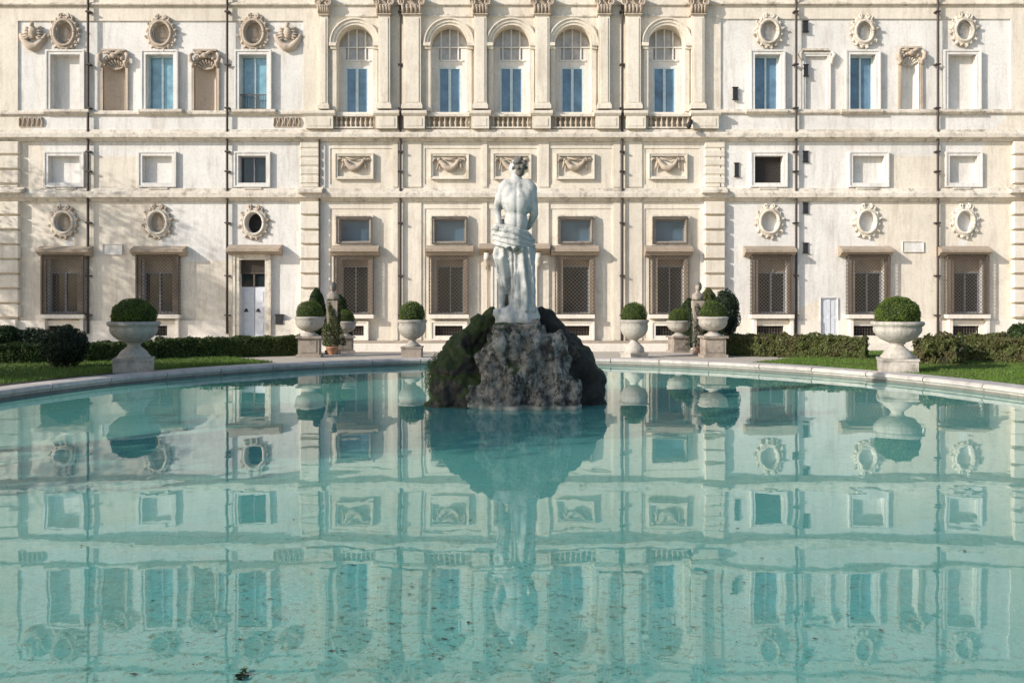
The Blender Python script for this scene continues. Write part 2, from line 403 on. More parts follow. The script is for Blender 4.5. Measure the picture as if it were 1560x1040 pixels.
# rim of stone blocks with joints, rounded nose
mb = MB(); NS = 44
prof = [(.58, -.1), (.58, .035), (.55, .05), (.06, .055), (.0, .045), (-.035, .015), (-.035, -.03), (0.0, -.05), (0.02, -.1)]
for s_ in range(NS):
    g = .0012; t0 = 2*math.pi*(s_/NS)+g; t1 = 2*math.pi*((s_+1)/NS)-g; K = 7; vs = []
    dz = random.uniform(-.004, .004)
    for k in range(K):
        th = t0+(t1-t0)*k/(K-1)
        for of, z in prof:
            x, y = ep(th, of); vs.append((x, y, z+dz))
    m_ = len(prof); fs = []
    for k in range(K-1):
        for j in range(m_): fs.append((k*m_+j, k*m_+(j+1) % m_, (k+1)*m_+(j+1) % m_, (k+1)*m_+j))
    fs += [tuple(range(m_)), tuple(range((K-1)*m_+m_-1, (K-1)*m_-1, -1))]
    mb.add(vs, fs)
tag(obj('pool_rim', mb, 'rim', None, (0, 0, 0)), kind='structure')
tag(ring('pool_wall', [.012, .012, .012, .012], lambda x, y, j: [-.051, -.14, -.4, -.75][j], 'rimwall'), kind='structure')
mb = MB(); n = 200
for name, z, mat, of in (('pool_floor', -.50, 'floor', .011), ('water', WATER, 'water', .010)):
    mb = MB(); vs = [(EC[0], EC[1], z)]; fs = []; K = 14
    for j in range(1, K+1):
        for k in range(n):
            x, y = ep(2*math.pi*k/n, of); t = j/K
            vs.append((EC[0]+(x-EC[0])*t, EC[1]+(y-EC[1])*t, z))
    for k in range(n): fs.append((0, 1+k, 1+(k+1) % n))
    for j in range(K-1):
        for k in range(n): fs.append((1+j*n+k, 1+(j+1)*n+k, 1+(j+1)*n+(k+1) % n, 1+j*n+(k+1) % n))
    mb.add(vs, fs, True); tag(obj(name, mb, mat, None, (0, 0, 0)), kind='structure')
# leaf litter on the pool floor
P = []
for cx_, cy_, sp, n_ in ((-1.0, 4.8, .5, 120), (.3, 4.9, .7, 110), (-1.9, 5.1, .5, 60), (-.4, 5.6, .6, 55), (1.8, 4.7, .4, 35), (2.2, 5.2, .9, 40), (0, 7, 2.2, 26), (-2.6, 5.8, .9, 40), (.1, 5.6, .3, 18)):
    for _ in range(n_): P.append((random.gauss(cx_, sp), random.gauss(cy_, sp*.8), -.485+random.random()*.01))
P = np.array(P); P = P[(P[:, 1] > 4.2)]
me = leafmesh('leaf_litter', P, np.tile([0, 0, 4.], (len(P), 1)), .035, plain('dead_leaf', (.05, .045, .025), .8), aspect=.7, jitter=.3)
tag(put('leaf_litter', me, None, (0, 0, 0)), kind='stuff')
P = []
for cx_, cy_, sp, n_ in ((-1.3, 4.3, .55, 120), (-.2, 4.6, .6, 130), (-.9, 5.2, .6, 90), (.5, 5.3, .7, 60), (1.3, 4.6, .6, 50), (-.35, 6.3, .35, 16), (.1, 7.6, 1.3, 24), (2.0, 5.6, .9, 30), (-2.5, 5.6, .7, 30), (.1, 9.3, .6, 4)):
    for _ in range(n_): P.append((random.gauss(cx_, sp), random.gauss(cy_, sp*.7), WATER+.004+random.random()*.003))
P = np.array(P); P = P[P[:, 1] > 3.5]
me = leafmesh('floating_debris', P, np.tile([0, 0, 6.], (len(P), 1)), .014*(.4+2.2*rng.random(len(P))[:, None]**4), bpy.data.materials['dead_leaf'], aspect=.6, jitter=.25)
tag(put('floating_debris', me, None, (0, 0, 0)), kind='stuff')
P = np.array([(-1.245+random.gauss(0, .016), 3.93+random.gauss(0, .022), WATER+.006+.012*random.random()) for _ in range(26)])
me = leafmesh('leaf', P, np.tile([0, 0, 2.], (26, 1)), .034, M['shrub'], aspect=.6, jitter=.6)
tag(put('floating_leaf', me), 'dark green curled leaf clump floating near the pool front, left of centre', 'leaf')

# ------------------------------------------------------------------ villa
villa = empty('villa', (0, D, GB), 'cream stuccoed baroque villa with arched upper windows, garland reliefs and quoined corners behind the pool', 'villa')
holes = MB(); panels = MB()
def rect_hole(mb, x0, x1, y0, y1, depth, off=0): mb.box(FX(x0), FX(x1), D-.5, D+depth, FZ(y1), FZ(y0))
panels.box(FX(27), FX(462), D-.5, D+.07, FZ(170), FZ(32))
panels.box(FX(1098), FX(1540), D-.5, D+.07, FZ(168), FZ(29))
CB = [540, 685, 780, 876, 1017]
PB = [(503, 597), (647, 733), (745, 818), (839, 932), (982, 1066)]
for (a, b_) in PB:
    panels.box(FX(a), FX(b_), D-.5, D+.035, FZ(281), FZ(226))
    panels.box(FX(a), FX(b_), D-.5, D+.035, FZ(515), FZ(318))
GW = [(63, 128, 'dark brown lattice cage at the far left of the ground floor'), (207, 273, ''), (1145, 1208, ''), (1292, 1356, ''), (1443, 1506, '')]
GC = [540, 685, 877, 1021]
UW = [(78, 123, None), (223, 265, 'glass_cyan'), (365, 407, 'glass_cyan'), (1149, 1188, 'glass_blue'), (1294, 1333, 'glass_blue'), (1443, 1486, None)]
MW = [(75, 123, None), (218, 263, None), (364, 406, 'louver'), (1149, 1192, 'dark'), (1298, 1346, None), (1445, 1488, None)]
def arch_poly(cx, r, spring, bottom, n=20):
    pts = [(FX(cx-r), FZ(bottom)), (FX(cx+r), FZ(bottom))]
    for k in range(n+1):
        a = math.pi*k/n; pts.append((FX(cx+r*math.cos(a)), FZ(spring-r*math.sin(a))))
    return pts
AW = [541, 684, 779, 873, 1015]; AR, ASP = 27.5, 67
arches = MB()
for c_ in AW: arches.prism(arch_poly(c_, AR, ASP, 172.5), D-.5, D+.62)
for c_ in AW: holes.box(FX(c_-27), FX(c_+27), D-.5, D+.3, FZ(196.5), FZ(178.5))
for a, b_, g in UW: rect_hole(holes, a, b_, 84, 167, .32 if g is None else .38)
for a, b_, g in MW: rect_hole(holes, a, b_, 238, 279, .25 if g is None else .35)
for a, b_, l in GW: rect_hole(holes, a+9, b_-9, 394, 477, .4)
for c_ in GC:
    rect_hole(holes, c_-20, c_+21, 395, 477, .42); rect_hole(holes, c_-23, c_+23, 334, 368, .35)
for c_ in (93, 235, 534, 684, 877, 1019, 1172, 1318, 1469): rect_hole(holes, c_-21, c_+21, 496, 511, .3)
rect_hole(holes, 366, 405, 396, 512, .3); rect_hole(holes, 1251, 1274, 455, 512, .12)
rect_hole(holes, 757, 809, 392, 512, .5); rect_hole(holes, 762, 804, 334, 364, .3)
def oval_poly(cx, cy, rx, ry, n=28): return [(FX(cx+rx*math.cos(2*math.pi*k/n)), FZ(cy+ry*math.sin(2*math.pi*k/n))) for k in range(n)]
OV = [(98, 339, 13, 15), (241, 339, 13, 16), (388, 340, 13, 16), (1172, 338, 13, 16), (1320, 338, 12.5, 16), (1469, 338, 12.5, 16),
      (99, 51, 14, 18), (246, 52, 14, 17), (387, 51, 14, 18), (1171, 49, 13, 16), (1316, 49, 12, 15), (1468, 47, 12, 15)]
for (cx, cy, rx, ry) in OV: holes.prism(oval_poly(cx, cy, rx, ry), D-.5, D+(.5 if cx == 388 and cy > 300 else .24))
NI = [(174, 16, 88, 169), (313, 16, 88, 169), (1387, 14, 84, 167)]
for (cx, r, top, bot) in NI:
    rr = FX(cx+r)-FX(cx)
    holes.lathe([(rr, FZ(bot)), (rr, FZ(top+r))]+[(rr*math.cos(t*math.pi/16), FZ(top+r)+rr*math.sin(t*math.pi/16)) for t in range(1, 8)]+[(rr*.01, FZ(top+r)+rr)], (FX(cx), D+.02, 0), 28, smooth=False)
rect_hole(holes, 1227, 1260, 86, 167, .12)
XL, XR, ZT = -28.0, 28.0, FZ(-60)
base = MB(); base.box(XL, XR, D, D+1.6, GB-.3, ZT)
me = base.mesh('wall', M['wall']); me = cut(me, panels, 'wall', M['wall']); me = cut(me, holes, 'wall', M['wall']); me = cut(me, arches, 'wall', M['wall'])
# second slot: the warm stucco of the centre bay
me.materials.append(M['wall_warm'])
for p in me.polygons:
    c_ = p.center
    if FX(487) < c_.x < FX(1073) : p.material_index = 1
wall = put('wall', me, villa)
mb = MB(); mb.box(XL+.01, XR-.01, D+1.61, D+14, GB-.3, ZT-.02); obj('rear_block', mb, 'wall', villa)
mb = MB(); mb.add([(XL-.6, D-.5, ZT+1.0), (XR+.6, D-.5, ZT+1.0), (XR+.6, D+14.5, ZT+1.0), (XL-.6, D+14.5, ZT+1.0), (XL+5, D+7, ZT+3.6), (XR-5, D+7, ZT+3.6)],
    [(0, 1, 5, 4), (1, 2, 5), (2, 3, 4, 5), (3, 0, 4), (3, 2, 1, 0)]); obj('roof', mb, 'terracotta', villa)
mb = MB(); mb.mould(XL-.02, XR+.02, [(.75, ZT+.98), (.8, ZT+.6), (.45, ZT+.45), (.3, ZT+.1), (.12, ZT-.02)]); obj('cornice', mb, 'trim', villa)
# warm centre skin is part of the wall; string courses
def course(y0, y1, p, x0=None, x1=None, mat='trim', name='string_course', segs=True):
    mb = MB(); a = FX(x0, p) if x0 is not None else XL-.01; b_ = FX(x1, p) if x1 is not None else XR+.01
    z1, z0 = FZ(y0, p), FZ(y1, p); h = z1-z0
    mb.mould(a, b_, [(p*.45, z1), (p*.55, z1-h*.22), (p*.9, z1-h*.3), (p, z1-h*.42), (p, z1-h*.72), (p*.5, z1-h*.82), (p*.25, z0)])
    return obj(name, mb, mat, villa)
course(196, 214, .34); course(286, 306, .30); course(168, 176, .12, None, 462); course(166, 174, .12, 1098, None)
course(3, 9, .14, None, 486); course(2, 8, .14, 1073, None); course(4, 9, .10, 486, 1073)
course(484, 489, .09, None, 27, name='plinth_band')
# central cap band above arches
course(22, 27, .05, 512, 1050, name='impost_band')
mb = MB(); mb.mould(FX(487), FX(1073), [(.22, FZ(519, .2)), (.28, FZ(520, .2)), (.28, FZ(522, .2)), (.1, FZ(522.5, .2))]); obj('base_moulding', mb, 'ledge', villa)
mb = MB(); mb.box(XL-.01, XR+.01, D-.55, D+.1, GB-.3, FZ(523, .55)); obj('base_step', mb, 'white_sill', villa)
for (a, b_) in ((-160, 350), (421, 457), (1105, 1249), (1276, 1545)):
    pb = MB(); pb.box(max(XL, FX(a)), FX(b_), D-.11, D+.1, GB-.2, FZ(488)); cutp = MB()
    for c_ in (93, 235, 1172, 1318, 1469):
        if a < c_ < b_: rect_hole(cutp, c_-21, c_+21, 496, 511, .3)
    me = pb.mesh('plinth', M['white_sill'])
    if cutp.v: me = cut(me, cutp, 'plinth', M['white_sill'])
    put('plinth', me, villa)
# quoins
def quoin(px0, px1, y0, y1, step, prot=.2, ind=0):
    mb = MB(); y = y0; i = 0
    mb.box(FX(px0+1.5, .08), FX(px1-1.5, .08), D-.08, D+.1, FZ(y1), FZ(y0))
    while y < y1-4:
        yy = min(y+step-3.2, y1)
        z1, z0 = FZ(y, prot), FZ(yy, prot); a, b_ = FX(px0, prot), FX(px1, prot); c_ = .035
        mb.box(a, b_, D-prot+c_, D+.1, z0, z1)
        mb.add([(a, D-prot+c_, z0), (b_, D-prot+c_, z0), (b_, D-prot+c_, z1), (a, D-prot+c_, z1), (a+c_, D-prot, z0+c_), (b_-c_, D-prot, z0+c_), (b_-c_, D-prot, z1-c_), (a+c_, D-prot, z1-c_)],
               [(4, 5, 6, 7), (0, 1, 5, 4), (1, 2, 6, 5), (2, 3, 7, 6), (3, 0, 4, 7)])
        y += step
    return obj('quoins', mb, 'wall_warm', villa)
for a, b_ in ((-60, 28), (457, 486), (1074, 1105), (1545, 1620)):
    quoin(a, b_, 307, 486, 22.4, .26); quoin(a, b_, 215, 285, 13.5 if 400 < a < 1200 else 22.4, .12 if 400 < a < 1200 else .2)
    course(284, 297, .5, a-4, b_+4, name='quoin_cap')
    mb = MB(); mb.box(FX(a-1), FX(b_+1), D-.3, D+.1, GB-.2, FZ(487, .3)); obj('quoin_base', mb, 'white_sill', villa)
mb = MB(); mb.box(FX(27), FX(30), D-.03, D+.02, FZ(168), FZ(34)); 
# generic frame builder
def frame_mb(x0, x1, y0, y1, w, p, base=0.0, bottom=True):
    mb = MB(); a, b_, z1, z0 = FX(x0), FX(x1), FZ(y0), FZ(y1); w = w*D/F
    f, k = D-p, D+.02
    mb.box(a-w, a, f, k, z0-(w if bottom else 0), z1+w); mb.box(b_, b_+w, f, k, z0-(w if bottom else 0), z1+w); mb.box(a, b_, f, k, z1, z1+w)
    if bottom: mb.box(a, b_, f, k, z0-w, z0)
    # inner fillet
    w2 = w*.35; f2 = f-.035
    mb.box(a-w-.004, a-w+w2, f2, f, z0-(w if bottom else 0), z1+w+.004); mb.box(b_+w-w2, b_+w+.004, f2, f, z0-(w if bottom else 0), z1+w+.004); mb.box(a-w+w2, b_+w-w2, f2, f, z1+w-w2, z1+w+.004)
    if bottom: mb.box(a-w+w2, b_+w-w2, f2, f, z0-w-.004, z0-w+w2)
    return mb
def casement(par, x0, x1, y0, y1, depth, glass, fmat, mull=1, rails=(), fw=.05):
    a, b_, z1, z0 = FX(x0), FX(x1), FZ(y0), FZ(y1)
    mb = MB(); mb.box(a, b_, D+depth-.02, D+depth+.005, z0, z1); obj('pane', mb, glass, par)
    mb = MB(); f, k = D+depth-.09, D+depth-.021
    mb.box(a, a+fw, f, k, z0, z1); mb.box(b_-fw, b_, f, k, z0, z1); mb.box(a+fw, b_-fw, f, k, z1-fw, z1); mb.box(a+fw, b_-fw, f, k, z0, z0+fw)
    for i in range(mull):
        c_ = a+(b_-a)*(i+1)/(mull+1); mw = fw*1.15; mb.box(c_-mw/2, c_+mw/2, f-.01, k, z0+fw, z1-fw)
    for y in rails: mb.box(a+fw, b_-fw, f+.01, k, FZ(y)-.02, FZ(y)+.02)
    obj('sash', mb, fmat, par)
def lattice(mb, P0, U, V, nu, w):      # diamond lattice on the rectangle P0, P0+U, P0+U+V
    P0, U, V = Vector(P0), Vector(U), Vector(V); L, H = U.length, V.length; u, v = U/L, V/H; st = L/nu
    k = -int(H/st)-1
    while k*st < L:
        for sgn in (1, -1):
            x0 = k*st
            # line from (x0,0) to (x0+H,H), clipped to [0,L]
            s0 = max(0, -x0); s1 = min(H, L-x0)
            if s1-s0 > .02:
                if sgn == 1: a = P0+u*(x0+s0)+v*s0; b_ = P0+u*(x0+s1)+v*s1
                else: a = P0+u*(x0+s0)+v*(H-s0); b_ = P0+u*(x0+s1)+v*(H-s1)
                off = Vector((0, -.006*sgn, 0)); mb.bar(a+off, b_+off, w, w*.5)
        k += 1
def cage(par, x0, x1, y0, y1, prot, nu, w=.024, top=True):
    a, b_ = FX(x0, prot), FX(x1, prot); z1, z0 = FZ(y0, prot), FZ(y1, prot); y = D-prot
    mb = MB(); lattice(mb, (a, y, z0), (b_-a, 0, 0), (0, 0, z1-z0), nu, w)
    ns = max(2, int(prot/((b_-a)/nu)+.5))
    for xx in (a, b_): lattice(mb, (xx, y, z0), (0, prot, 0), (0, 0, z1-z0), ns, w)
    for xx in (a, b_): mb.bar((xx, y, z0), (xx, y, z1), .05); mb.bar((xx, y+.02, z0), (xx, D, z0), .04); mb.bar((xx, y+.02, z1), (xx, D, z1), .04)
    for zz in (z0, z1, ): mb.bar((a+.026, y, zz), (b_-.026, y, zz), .045)
    obj('grille', mb, 'iron', par)
def wnd(name, px, py): return empty(name, (FX(px), D, FZ(py)), parent=villa)
# ground-floor windows with ledges and cages on the wings
for (a, b_, lb) in GW:
    w = wnd('window', (a+b_)/2, 480)
    obj('frame', frame_mb(a+9, b_-9, 394, 477, 8, .10), 'brown', w)
    casement(w, a+9, b_-9, 414, 477, .36, 'glass_dark', 'louver', 1, (), .07)
    mb = MB(); mb.box(FX(a+9), FX(b_-9), D+.30, D+.37, FZ(414), FZ(394)); obj('transom_panel', mb, 'ledge', w)
    cage(w, a+1, b_-2, 388, 478, .34, 11, .017)
    mb = MB(); mb.mould(FX(a-9, .5), FX(b_+6, .5), [(.12, FZ(375)), (.5, FZ(379.5, .5)), (.55, FZ(380, .5)), (.55, FZ(384, .5)), (.40, FZ(385.5, .5)), (.30, FZ(389, .4)), (.1, FZ(390, .3))]); obj('ledge', mb, 'ledge', w)
    mb = MB(); mb.box(FX(a-1, .3), FX(b_+1, .3), D-.42, D+.05, FZ(485, .4), FZ(479, .4)); obj('sill', mb, 'white_sill', w)
    for xx in (a+2, b_-5): mb = MB(); mb.box(FX(xx, .2), FX(xx+5, .2), D-.3, D+.02, FZ(520, .2), FZ(485.5, .2)); obj('bracket', mb, 'white_sill', w)
# vents
for c_ in (93, 235, 534, 684, 877, 1019, 1172, 1318, 1469):
    w = wnd('cellar_vent', c_, 511)
    mb = MB(); mb.box(FX(c_-21), FX(c_+21), D+.20, D+.31, FZ(511), FZ(496)); obj('opening', mb, 'dark', w)
    mb = MB()
    for k in range(1, 10): x = FX(c_-21+42*k/10); mb.bar((x, D+.03, FZ(510.9)), (x, D+.03, FZ(496.1)), .02)
    for k in (1, 2): mb.bar((FX(c_-21), D+.055, FZ(496+5*k)), (FX(c_+21), D+.055, FZ(496+5*k)), .02)
    obj('grate', mb, 'iron', w)
    if 500 < c_ < 1100: obj('frame', frame_mb(c_-21, c_+21, 496, 511, 7, .16), 'white_sill', w)
# centre ground-floor windows
for i, c_ in enumerate(GC):
    w = wnd('window', c_, 480)
    obj('frame', frame_mb(c_-20, c_+21, 395, 477, 8, .14), 'ledge', w)
    casement(w, c_-20, c_+21, 405, 477, .38, 'glass_dark', 'louver', 0 if c_ == 877 else 1, (), .05)
    mb = MB(); mb.box(FX(c_-20), FX(c_+21), D+.30, D+.38, FZ(405), FZ(395)); obj('transom_panel', mb, 'ledge', w)
    cage(w, c_-31, c_+28, 388, 478, .26, 10, .017)
    mb = MB(); mb.mould(FX(c_-37, .5), FX(c_+36, .5), [(.12, FZ(374)), (.42, FZ(378, .5)), (.50, FZ(379, .5)), (.50, FZ(383, .5)), (.36, FZ(384.5, .5)), (.28, FZ(389, .4)), (.1, FZ(390, .3))]); obj('ledge', mb, 'ledge', w)
    mb = MB(); mb.box(FX(c_-32, .3), FX(c_+29, .3), D-.36, D+.05, FZ(485, .36), FZ(479, .36)); obj('sill', mb, 'white_sill', w)
    w = wnd('mezzanine_window', c_, 368)
    obj('frame', frame_mb(c_-23, c_+23, 334, 368, 6, .13), 'trim', w)
    casement(w, c_-23, c_+23, 334, 368, .30, 'glass_blue', 'louver', 0, (), .06)
    cage(w, c_-26, c_+26, 331, 371, .20, 11, .012)
# centre doorway behind the statue
w = wnd('doorway', 783, 512)
obj('frame', frame_mb(757, 809, 392, 512, 9, .16, bottom=False), 'white_sill', w)
casement(w, 757, 809, 392, 512, .45, 'glass_dark', 'frame_white', 1, (430,), .08)
mb = MB(); mb.mould(FX(730, .5), FX(838, .5), [(.12, FZ(371)), (.55, FZ(374, .5)), (.62, FZ(375, .5)), (.62, FZ(379, .5)), (.4, FZ(382, .5)), (.1, FZ(388, .3))]); obj('ledge', mb, 'ledge', w)
for xx in (742, 820):
    mb = MB(); pts = [(-.1, D+.02, FZ(388)), (0, D-.4, FZ(388)), ]
    mb.tube([(FX(xx), D-.45, FZ(386)), (FX(xx), D-.4, FZ(394)), (FX(xx), D-.2, FZ(402)), (FX(xx), D-.05, FZ(410))], [.12, .14, .1, .06], 10)
    obj('bracket', mb, 'trim', w)
w = wnd('mezzanine_window', 783, 364); obj('frame', frame_mb(762, 804, 334, 364, 6, .13), 'trim', w); casement(w, 762, 804, 334, 364, .25, 'glass_blue', 'louver', 0, (), .06)
# left door
w = wnd('door', 386, 512)
obj('surround', frame_mb(366, 405, 396, 512, 9, .16, bottom=False), 'trim', w)
mb = MB(); mb.mould(FX(345, .5), FX(426, .5), [(.12, FZ(373)), (.5, FZ(378, .5)), (.6, FZ(379, .5)), (.6, FZ(383, .5)), (.4, FZ(384.5, .5)), (.3, FZ(387, .4)), (.1, FZ(388, .3))]); obj('ledge', mb, 'ledge', w)
mb = MB(); mb.box(FX(366), FX(405), D+.2, D+.29, FZ(436), FZ(396)); obj('transom', mb, 'glass_dark', w)
mb = MB(); lattice(mb, (FX(366), D+.1, FZ(416)), (FX(405)-FX(366), 0, 0), (0, 0, FZ(396)-FZ(416)), 9, .03); mb.bar((FX(366), D+.1, FZ(416)), (FX(405), D+.1, FZ(416)), .05); mb.box(FX(384.5), FX(387), D+.12, D+.19, FZ(436), FZ(417)); obj('lattice', mb, 'iron', w)
mb = MB()
for a, b_ in ((366, 385.2), (385.9, 405)):
    mb.box(FX(a), FX(b_), D+.18, D+.28, FZ(514), FZ(437))
    for p0, p1 in ((442, 462), (466, 484), (488, 508)):
        x0, x1 = FX(a+3.5), FX(b_-3.5); z1, z0 = FZ(p0), FZ(p1); mb.box(x0, x1, D+.155, D+.18, z0, z1); mb.box(x0+.06, x1-.06, D+.135, D+.155, z0+.06, z1-.06)
obj('door_leaf', mb, 'door', w)
mb = MB()
for x in (374, 392): mb.tube([(FX(x-3), D+.10, FZ(474)), (FX(x), D+.07, FZ(474)), (FX(x+3), D+.10, FZ(474))], .03, 8); mb.ell((FX(x), D+.12, FZ(472)), (.06, .04, .07), 10, 6)
obj('handle', mb, 'dark', w)
mb = MB(); mb.box(FX(421), FX(432), D-.16, D+.01, FZ(494), FZ(480)); mb.box(FX(420), FX(433), D-.19, D+.01, FZ(480), FZ(478.5)); mb.box(FX(423), FX(430), D-.17, D-.161, FZ(486), FZ(484)); obj('mailbox', mb, 'dark', villa)
# small pale service door, right
w = wnd('service_door', 1262, 512)
obj('frame', frame_mb(1251, 1274, 455, 512, 2, .03, bottom=False), 'frame_white', w)
mb = MB()
for a, b_ in ((1251, 1262.2), (1262.8, 1274)):
    mb.box(FX(a), FX(b_), D+.03, D+.1, FZ(514), FZ(455)); mb.box(FX(a+2.5), FX(b_-2.5), D+.012, D+.03, FZ(480), FZ(459)); mb.box(FX(a+2.5), FX(b_-2.5), D+.012, D+.03, FZ(508), FZ(484))
mb.box(FX(1260.5), FX(1264.5), D-.01, D+.03, FZ(512), FZ(456)); obj('door_leaf', mb, 'door', w)
# plaques
for a, b_, y0, y1 in ((158, 186, 373, 387), (1375, 1405, 369, 383)):
    w = wnd('plaque', (a+b_)/2, y1)
    mb = MB(); mb.box(FX(a), FX(b_), D-.025, D+.01, FZ(y1), FZ(y0)); obj('slab', mb, 'wall', w)
    obj('border', frame_mb(a, b_, y0, y1, .9, .035), 'wall', w)
# blind and glazed windows of the mezzanine
for a, b_, g in MW:
    w = wnd('blind_window' if g is None else 'mezzanine_window', (a+b_)/2, 279)
    obj('frame', frame_mb(a, b_, 238, 279, 6.5, .11), 'wall', w)
    mb = MB(); mb.mould(FX(a+8, .2), FX(b_-8, .2), [(.1, FZ(286.5)), (.2, FZ(287)), (.2, FZ(289)), (.05, FZ(291))]); obj('sill', mb, 'trim', w)
    if g is None: mb = MB(); mb.box(FX(a), FX(b_), D+.19, D+.26, FZ(279), FZ(238)); obj('infill', mb, 'wall', w)
    elif g == 'louver': casement(w, a, b_, 238, 279, .33, 'glass_dark', 'louver', 1, (), .05)
    else:
        mb = MB(); mb.box(FX(a), FX(b_), D+.30, D+.36, FZ(279), FZ(238)); obj('opening', mb, 'dark', w)
        mb = MB(); lattice(mb, (FX(a), D+.2, FZ(279)), (FX(b_)-FX(a), 0, 0), (0, 0, FZ(238)-FZ(279)), 10, .012); obj('mesh_screen', mb, 'iron', w)
# upper rectangular windows of the wings
for a, b_, g in UW:
    w = wnd('blind_window' if g is None else 'window', (a+b_)/2, 167)
    obj('frame', frame_mb(a, b_, 84, 167, 7, .10, bottom=False), 'wall', w)
    mb = MB(); mb.mould(FX(a-12, .2), FX(b_+12, .2), [(.12, FZ(167.2)), (.24, FZ(168)), (.24, FZ(172)), (.13, FZ(175))]); obj('sill', mb, 'trim', w)
    mb = MB(); mb.box(FX(a-6), FX(b_+6), D+.02, D+.071, FZ(196), FZ(176.5)); obj('apron', mb, 'wall_warm', w)
    if g is None: mb = MB(); mb.box(FX(a), FX(b_), D+.27, D+.33, FZ(167), FZ(84)); obj('infill', mb, 'wall', w)
    else: casement(w, a, b_, 84, 167, .34, g, 'frame_blue', 1, (), .07)
    if a == 365:
        mb = MB(); y = D+.1
        mb.bar((FX(a), y, FZ(144)), (FX(b_), y, FZ(144)), .04); mb.bar((FX(a), y, FZ(165)), (FX(b_), y, FZ(165)), .03)
        for k in range(1, 12): x = FX(a+(b_-a)*k/12); mb.bar((x, y, FZ(165)), (x, y, FZ(144)), .018)
        obj('railing', mb, 'iron', w)
# big arched windows
for i, c_ in enumerate(AW):
    w = wnd('arched_window', c_, 176)
    # archivolt
    mb = MB()
    for r0, r1, p in ((AR+.2, AR+4, .10), (AR+4, AR+8.5, .15), (AR+8.5, AR+10.5, .21)):
        n = 28; vs = []; fs = []
        for k in range(n+1):
            an = math.pi*k/n
            for r, y in ((r0, D+.02), (r0, D-p), (r1, D-p), (r1, D+.02)): vs.append((FX(c_+r*math.cos(an)), y, FZ(ASP-r*math.sin(an))))
        for k in range(n):
            for j in range(4): fs.append((k*4+j, k*4+(j+1) % 4, (k+1)*4+(j+1) % 4, (k+1)*4+j))
        fs += [(3, 2, 1, 0), (n*4, n*4+1, n*4+2, n*4+3)]; mb.add(vs, fs)
    obj('archivolt', mb, 'wall_warm', w)
    for sx_ in (-1, 1):
        mb = MB(); x0 = c_+sx_*(AR+.3); x1 = c_+sx_*(AR+11)
        mb.box(FX(x0), FX(x1), D-.24, D+.02, FZ(72), FZ(67.2)); mb.box(FX(x0), FX(c_+sx_*(AR+9)), D-.16, D+.02, FZ(76), FZ(72)); mb.box(FX(x0), FX(c_+sx_*(AR+7)), D-.09, D+.02, FZ(170), FZ(76))
        obj('jamb', mb, 'wall_warm', w)
    # back wall inside the recess, with door height glazing and lunette
    mb = MB(); a, b_ = FX(c_-AR-1), FX(c_+AR+1); g0, g1 = FX(c_-17), FX(c_+17); yb = D+.50
    mb.box(a, g0, yb, yb+.1, FZ(176), FZ(67)); mb.box(g1, b_, yb, yb+.1, FZ(176), FZ(67)); mb.box(g0, g1, yb, yb+.1, FZ(99), FZ(88))
    obj('infill', mb, 'frame_white' if 0 else 'wall', w)
    mb = MB(); mb.prism(arch_poly(c_, AR+1, ASP, 88), yb+.06, yb+.11); obj('lunette_glass', mb, 'louver2' if 0 else 'glass_lun', w) if 'glass_lun' in M else None
    if 'glass_lun' not in M:
        M['glass_lun'] = plain('lunette_glass', (.52, .47, .41), .12, 0, .4, .9, 2.5)
        obj('lunette_glass', mb, 'glass_lun', w)
    mb = MB(); y = yb-.03
    for dx in (-13, 0, 13):
        top = ASP-math.sqrt(AR**2-dx**2); mb.box(FX(c_+dx)-.035, FX(c_+dx)+.035, y, y+.06, FZ(88), FZ(top))
    mb.box(a, b_, y-.01, y+.05, FZ(69), FZ(67)); mb.box(g0-.1, g1+.1, y-.02, y+.05, FZ(89.5), FZ(87))
    obj('muntins', mb, 'wall', w)
    aa, bb, z1, z0 = g0, g1, FZ(99), FZ(171)
    mb = MB(); mb.box(aa, bb, yb+.05, yb+.1, z0, z1); obj('pane', mb, 'glass_blue', w)
    mb = MB(); fw = .06; f, k = yb-.0, yb+.049
    mb.box(aa, aa+fw, f, k, z0, z1); mb.box(bb-fw, bb, f, k, z0, z1); mb.box(aa+fw, bb-fw, f, k, z1-fw, z1); mb.box((aa+bb)/2-.06, (aa+bb)/2+.06, f-.02, k, z0, z1-fw); obj('sash', mb, 'frame_blue', w)
    mb = MB(); mb.box(FX(c_-27.3), FX(c_+27.3), D-.01, D+.6, FZ(174.5), FZ(171)); obj('sill', mb, 'white_sill', w)
    # balustrade
    bx0, bx1 = [(510, 569), (650, 715), (748, 808), (842, 905), (987, 1052)][i]
    bl = empty('balustrade', (FX((bx0+bx1)/2), D, FZ(197)), parent=villa)
    mb = MB(); mb.box(FX(bx0), FX(bx1), D-.22, D-.02, FZ(179), FZ(175.5)); mb.box(FX(bx0), FX(bx1), D-.20, D-.03, FZ(197), FZ(194.5)); obj('rail', mb, 'trim', bl)
    for k in range(8):
        x = FX(bx0+(bx1-bx0)*(k+.5)/8); zb, h = FZ(194.6), FZ(179)-FZ(194.6)
        mb = MB(); mb.lathe([(.06, 0), (.06, h*.1), (.035, h*.18), (.075, h*.38), (.06, h*.52), (.03, h*.75), (.05, h*.88), (.06, h*.92), (.06, h)], (x, D-.11, zb), 10); obj('baluster', mb, 'orn', bl)
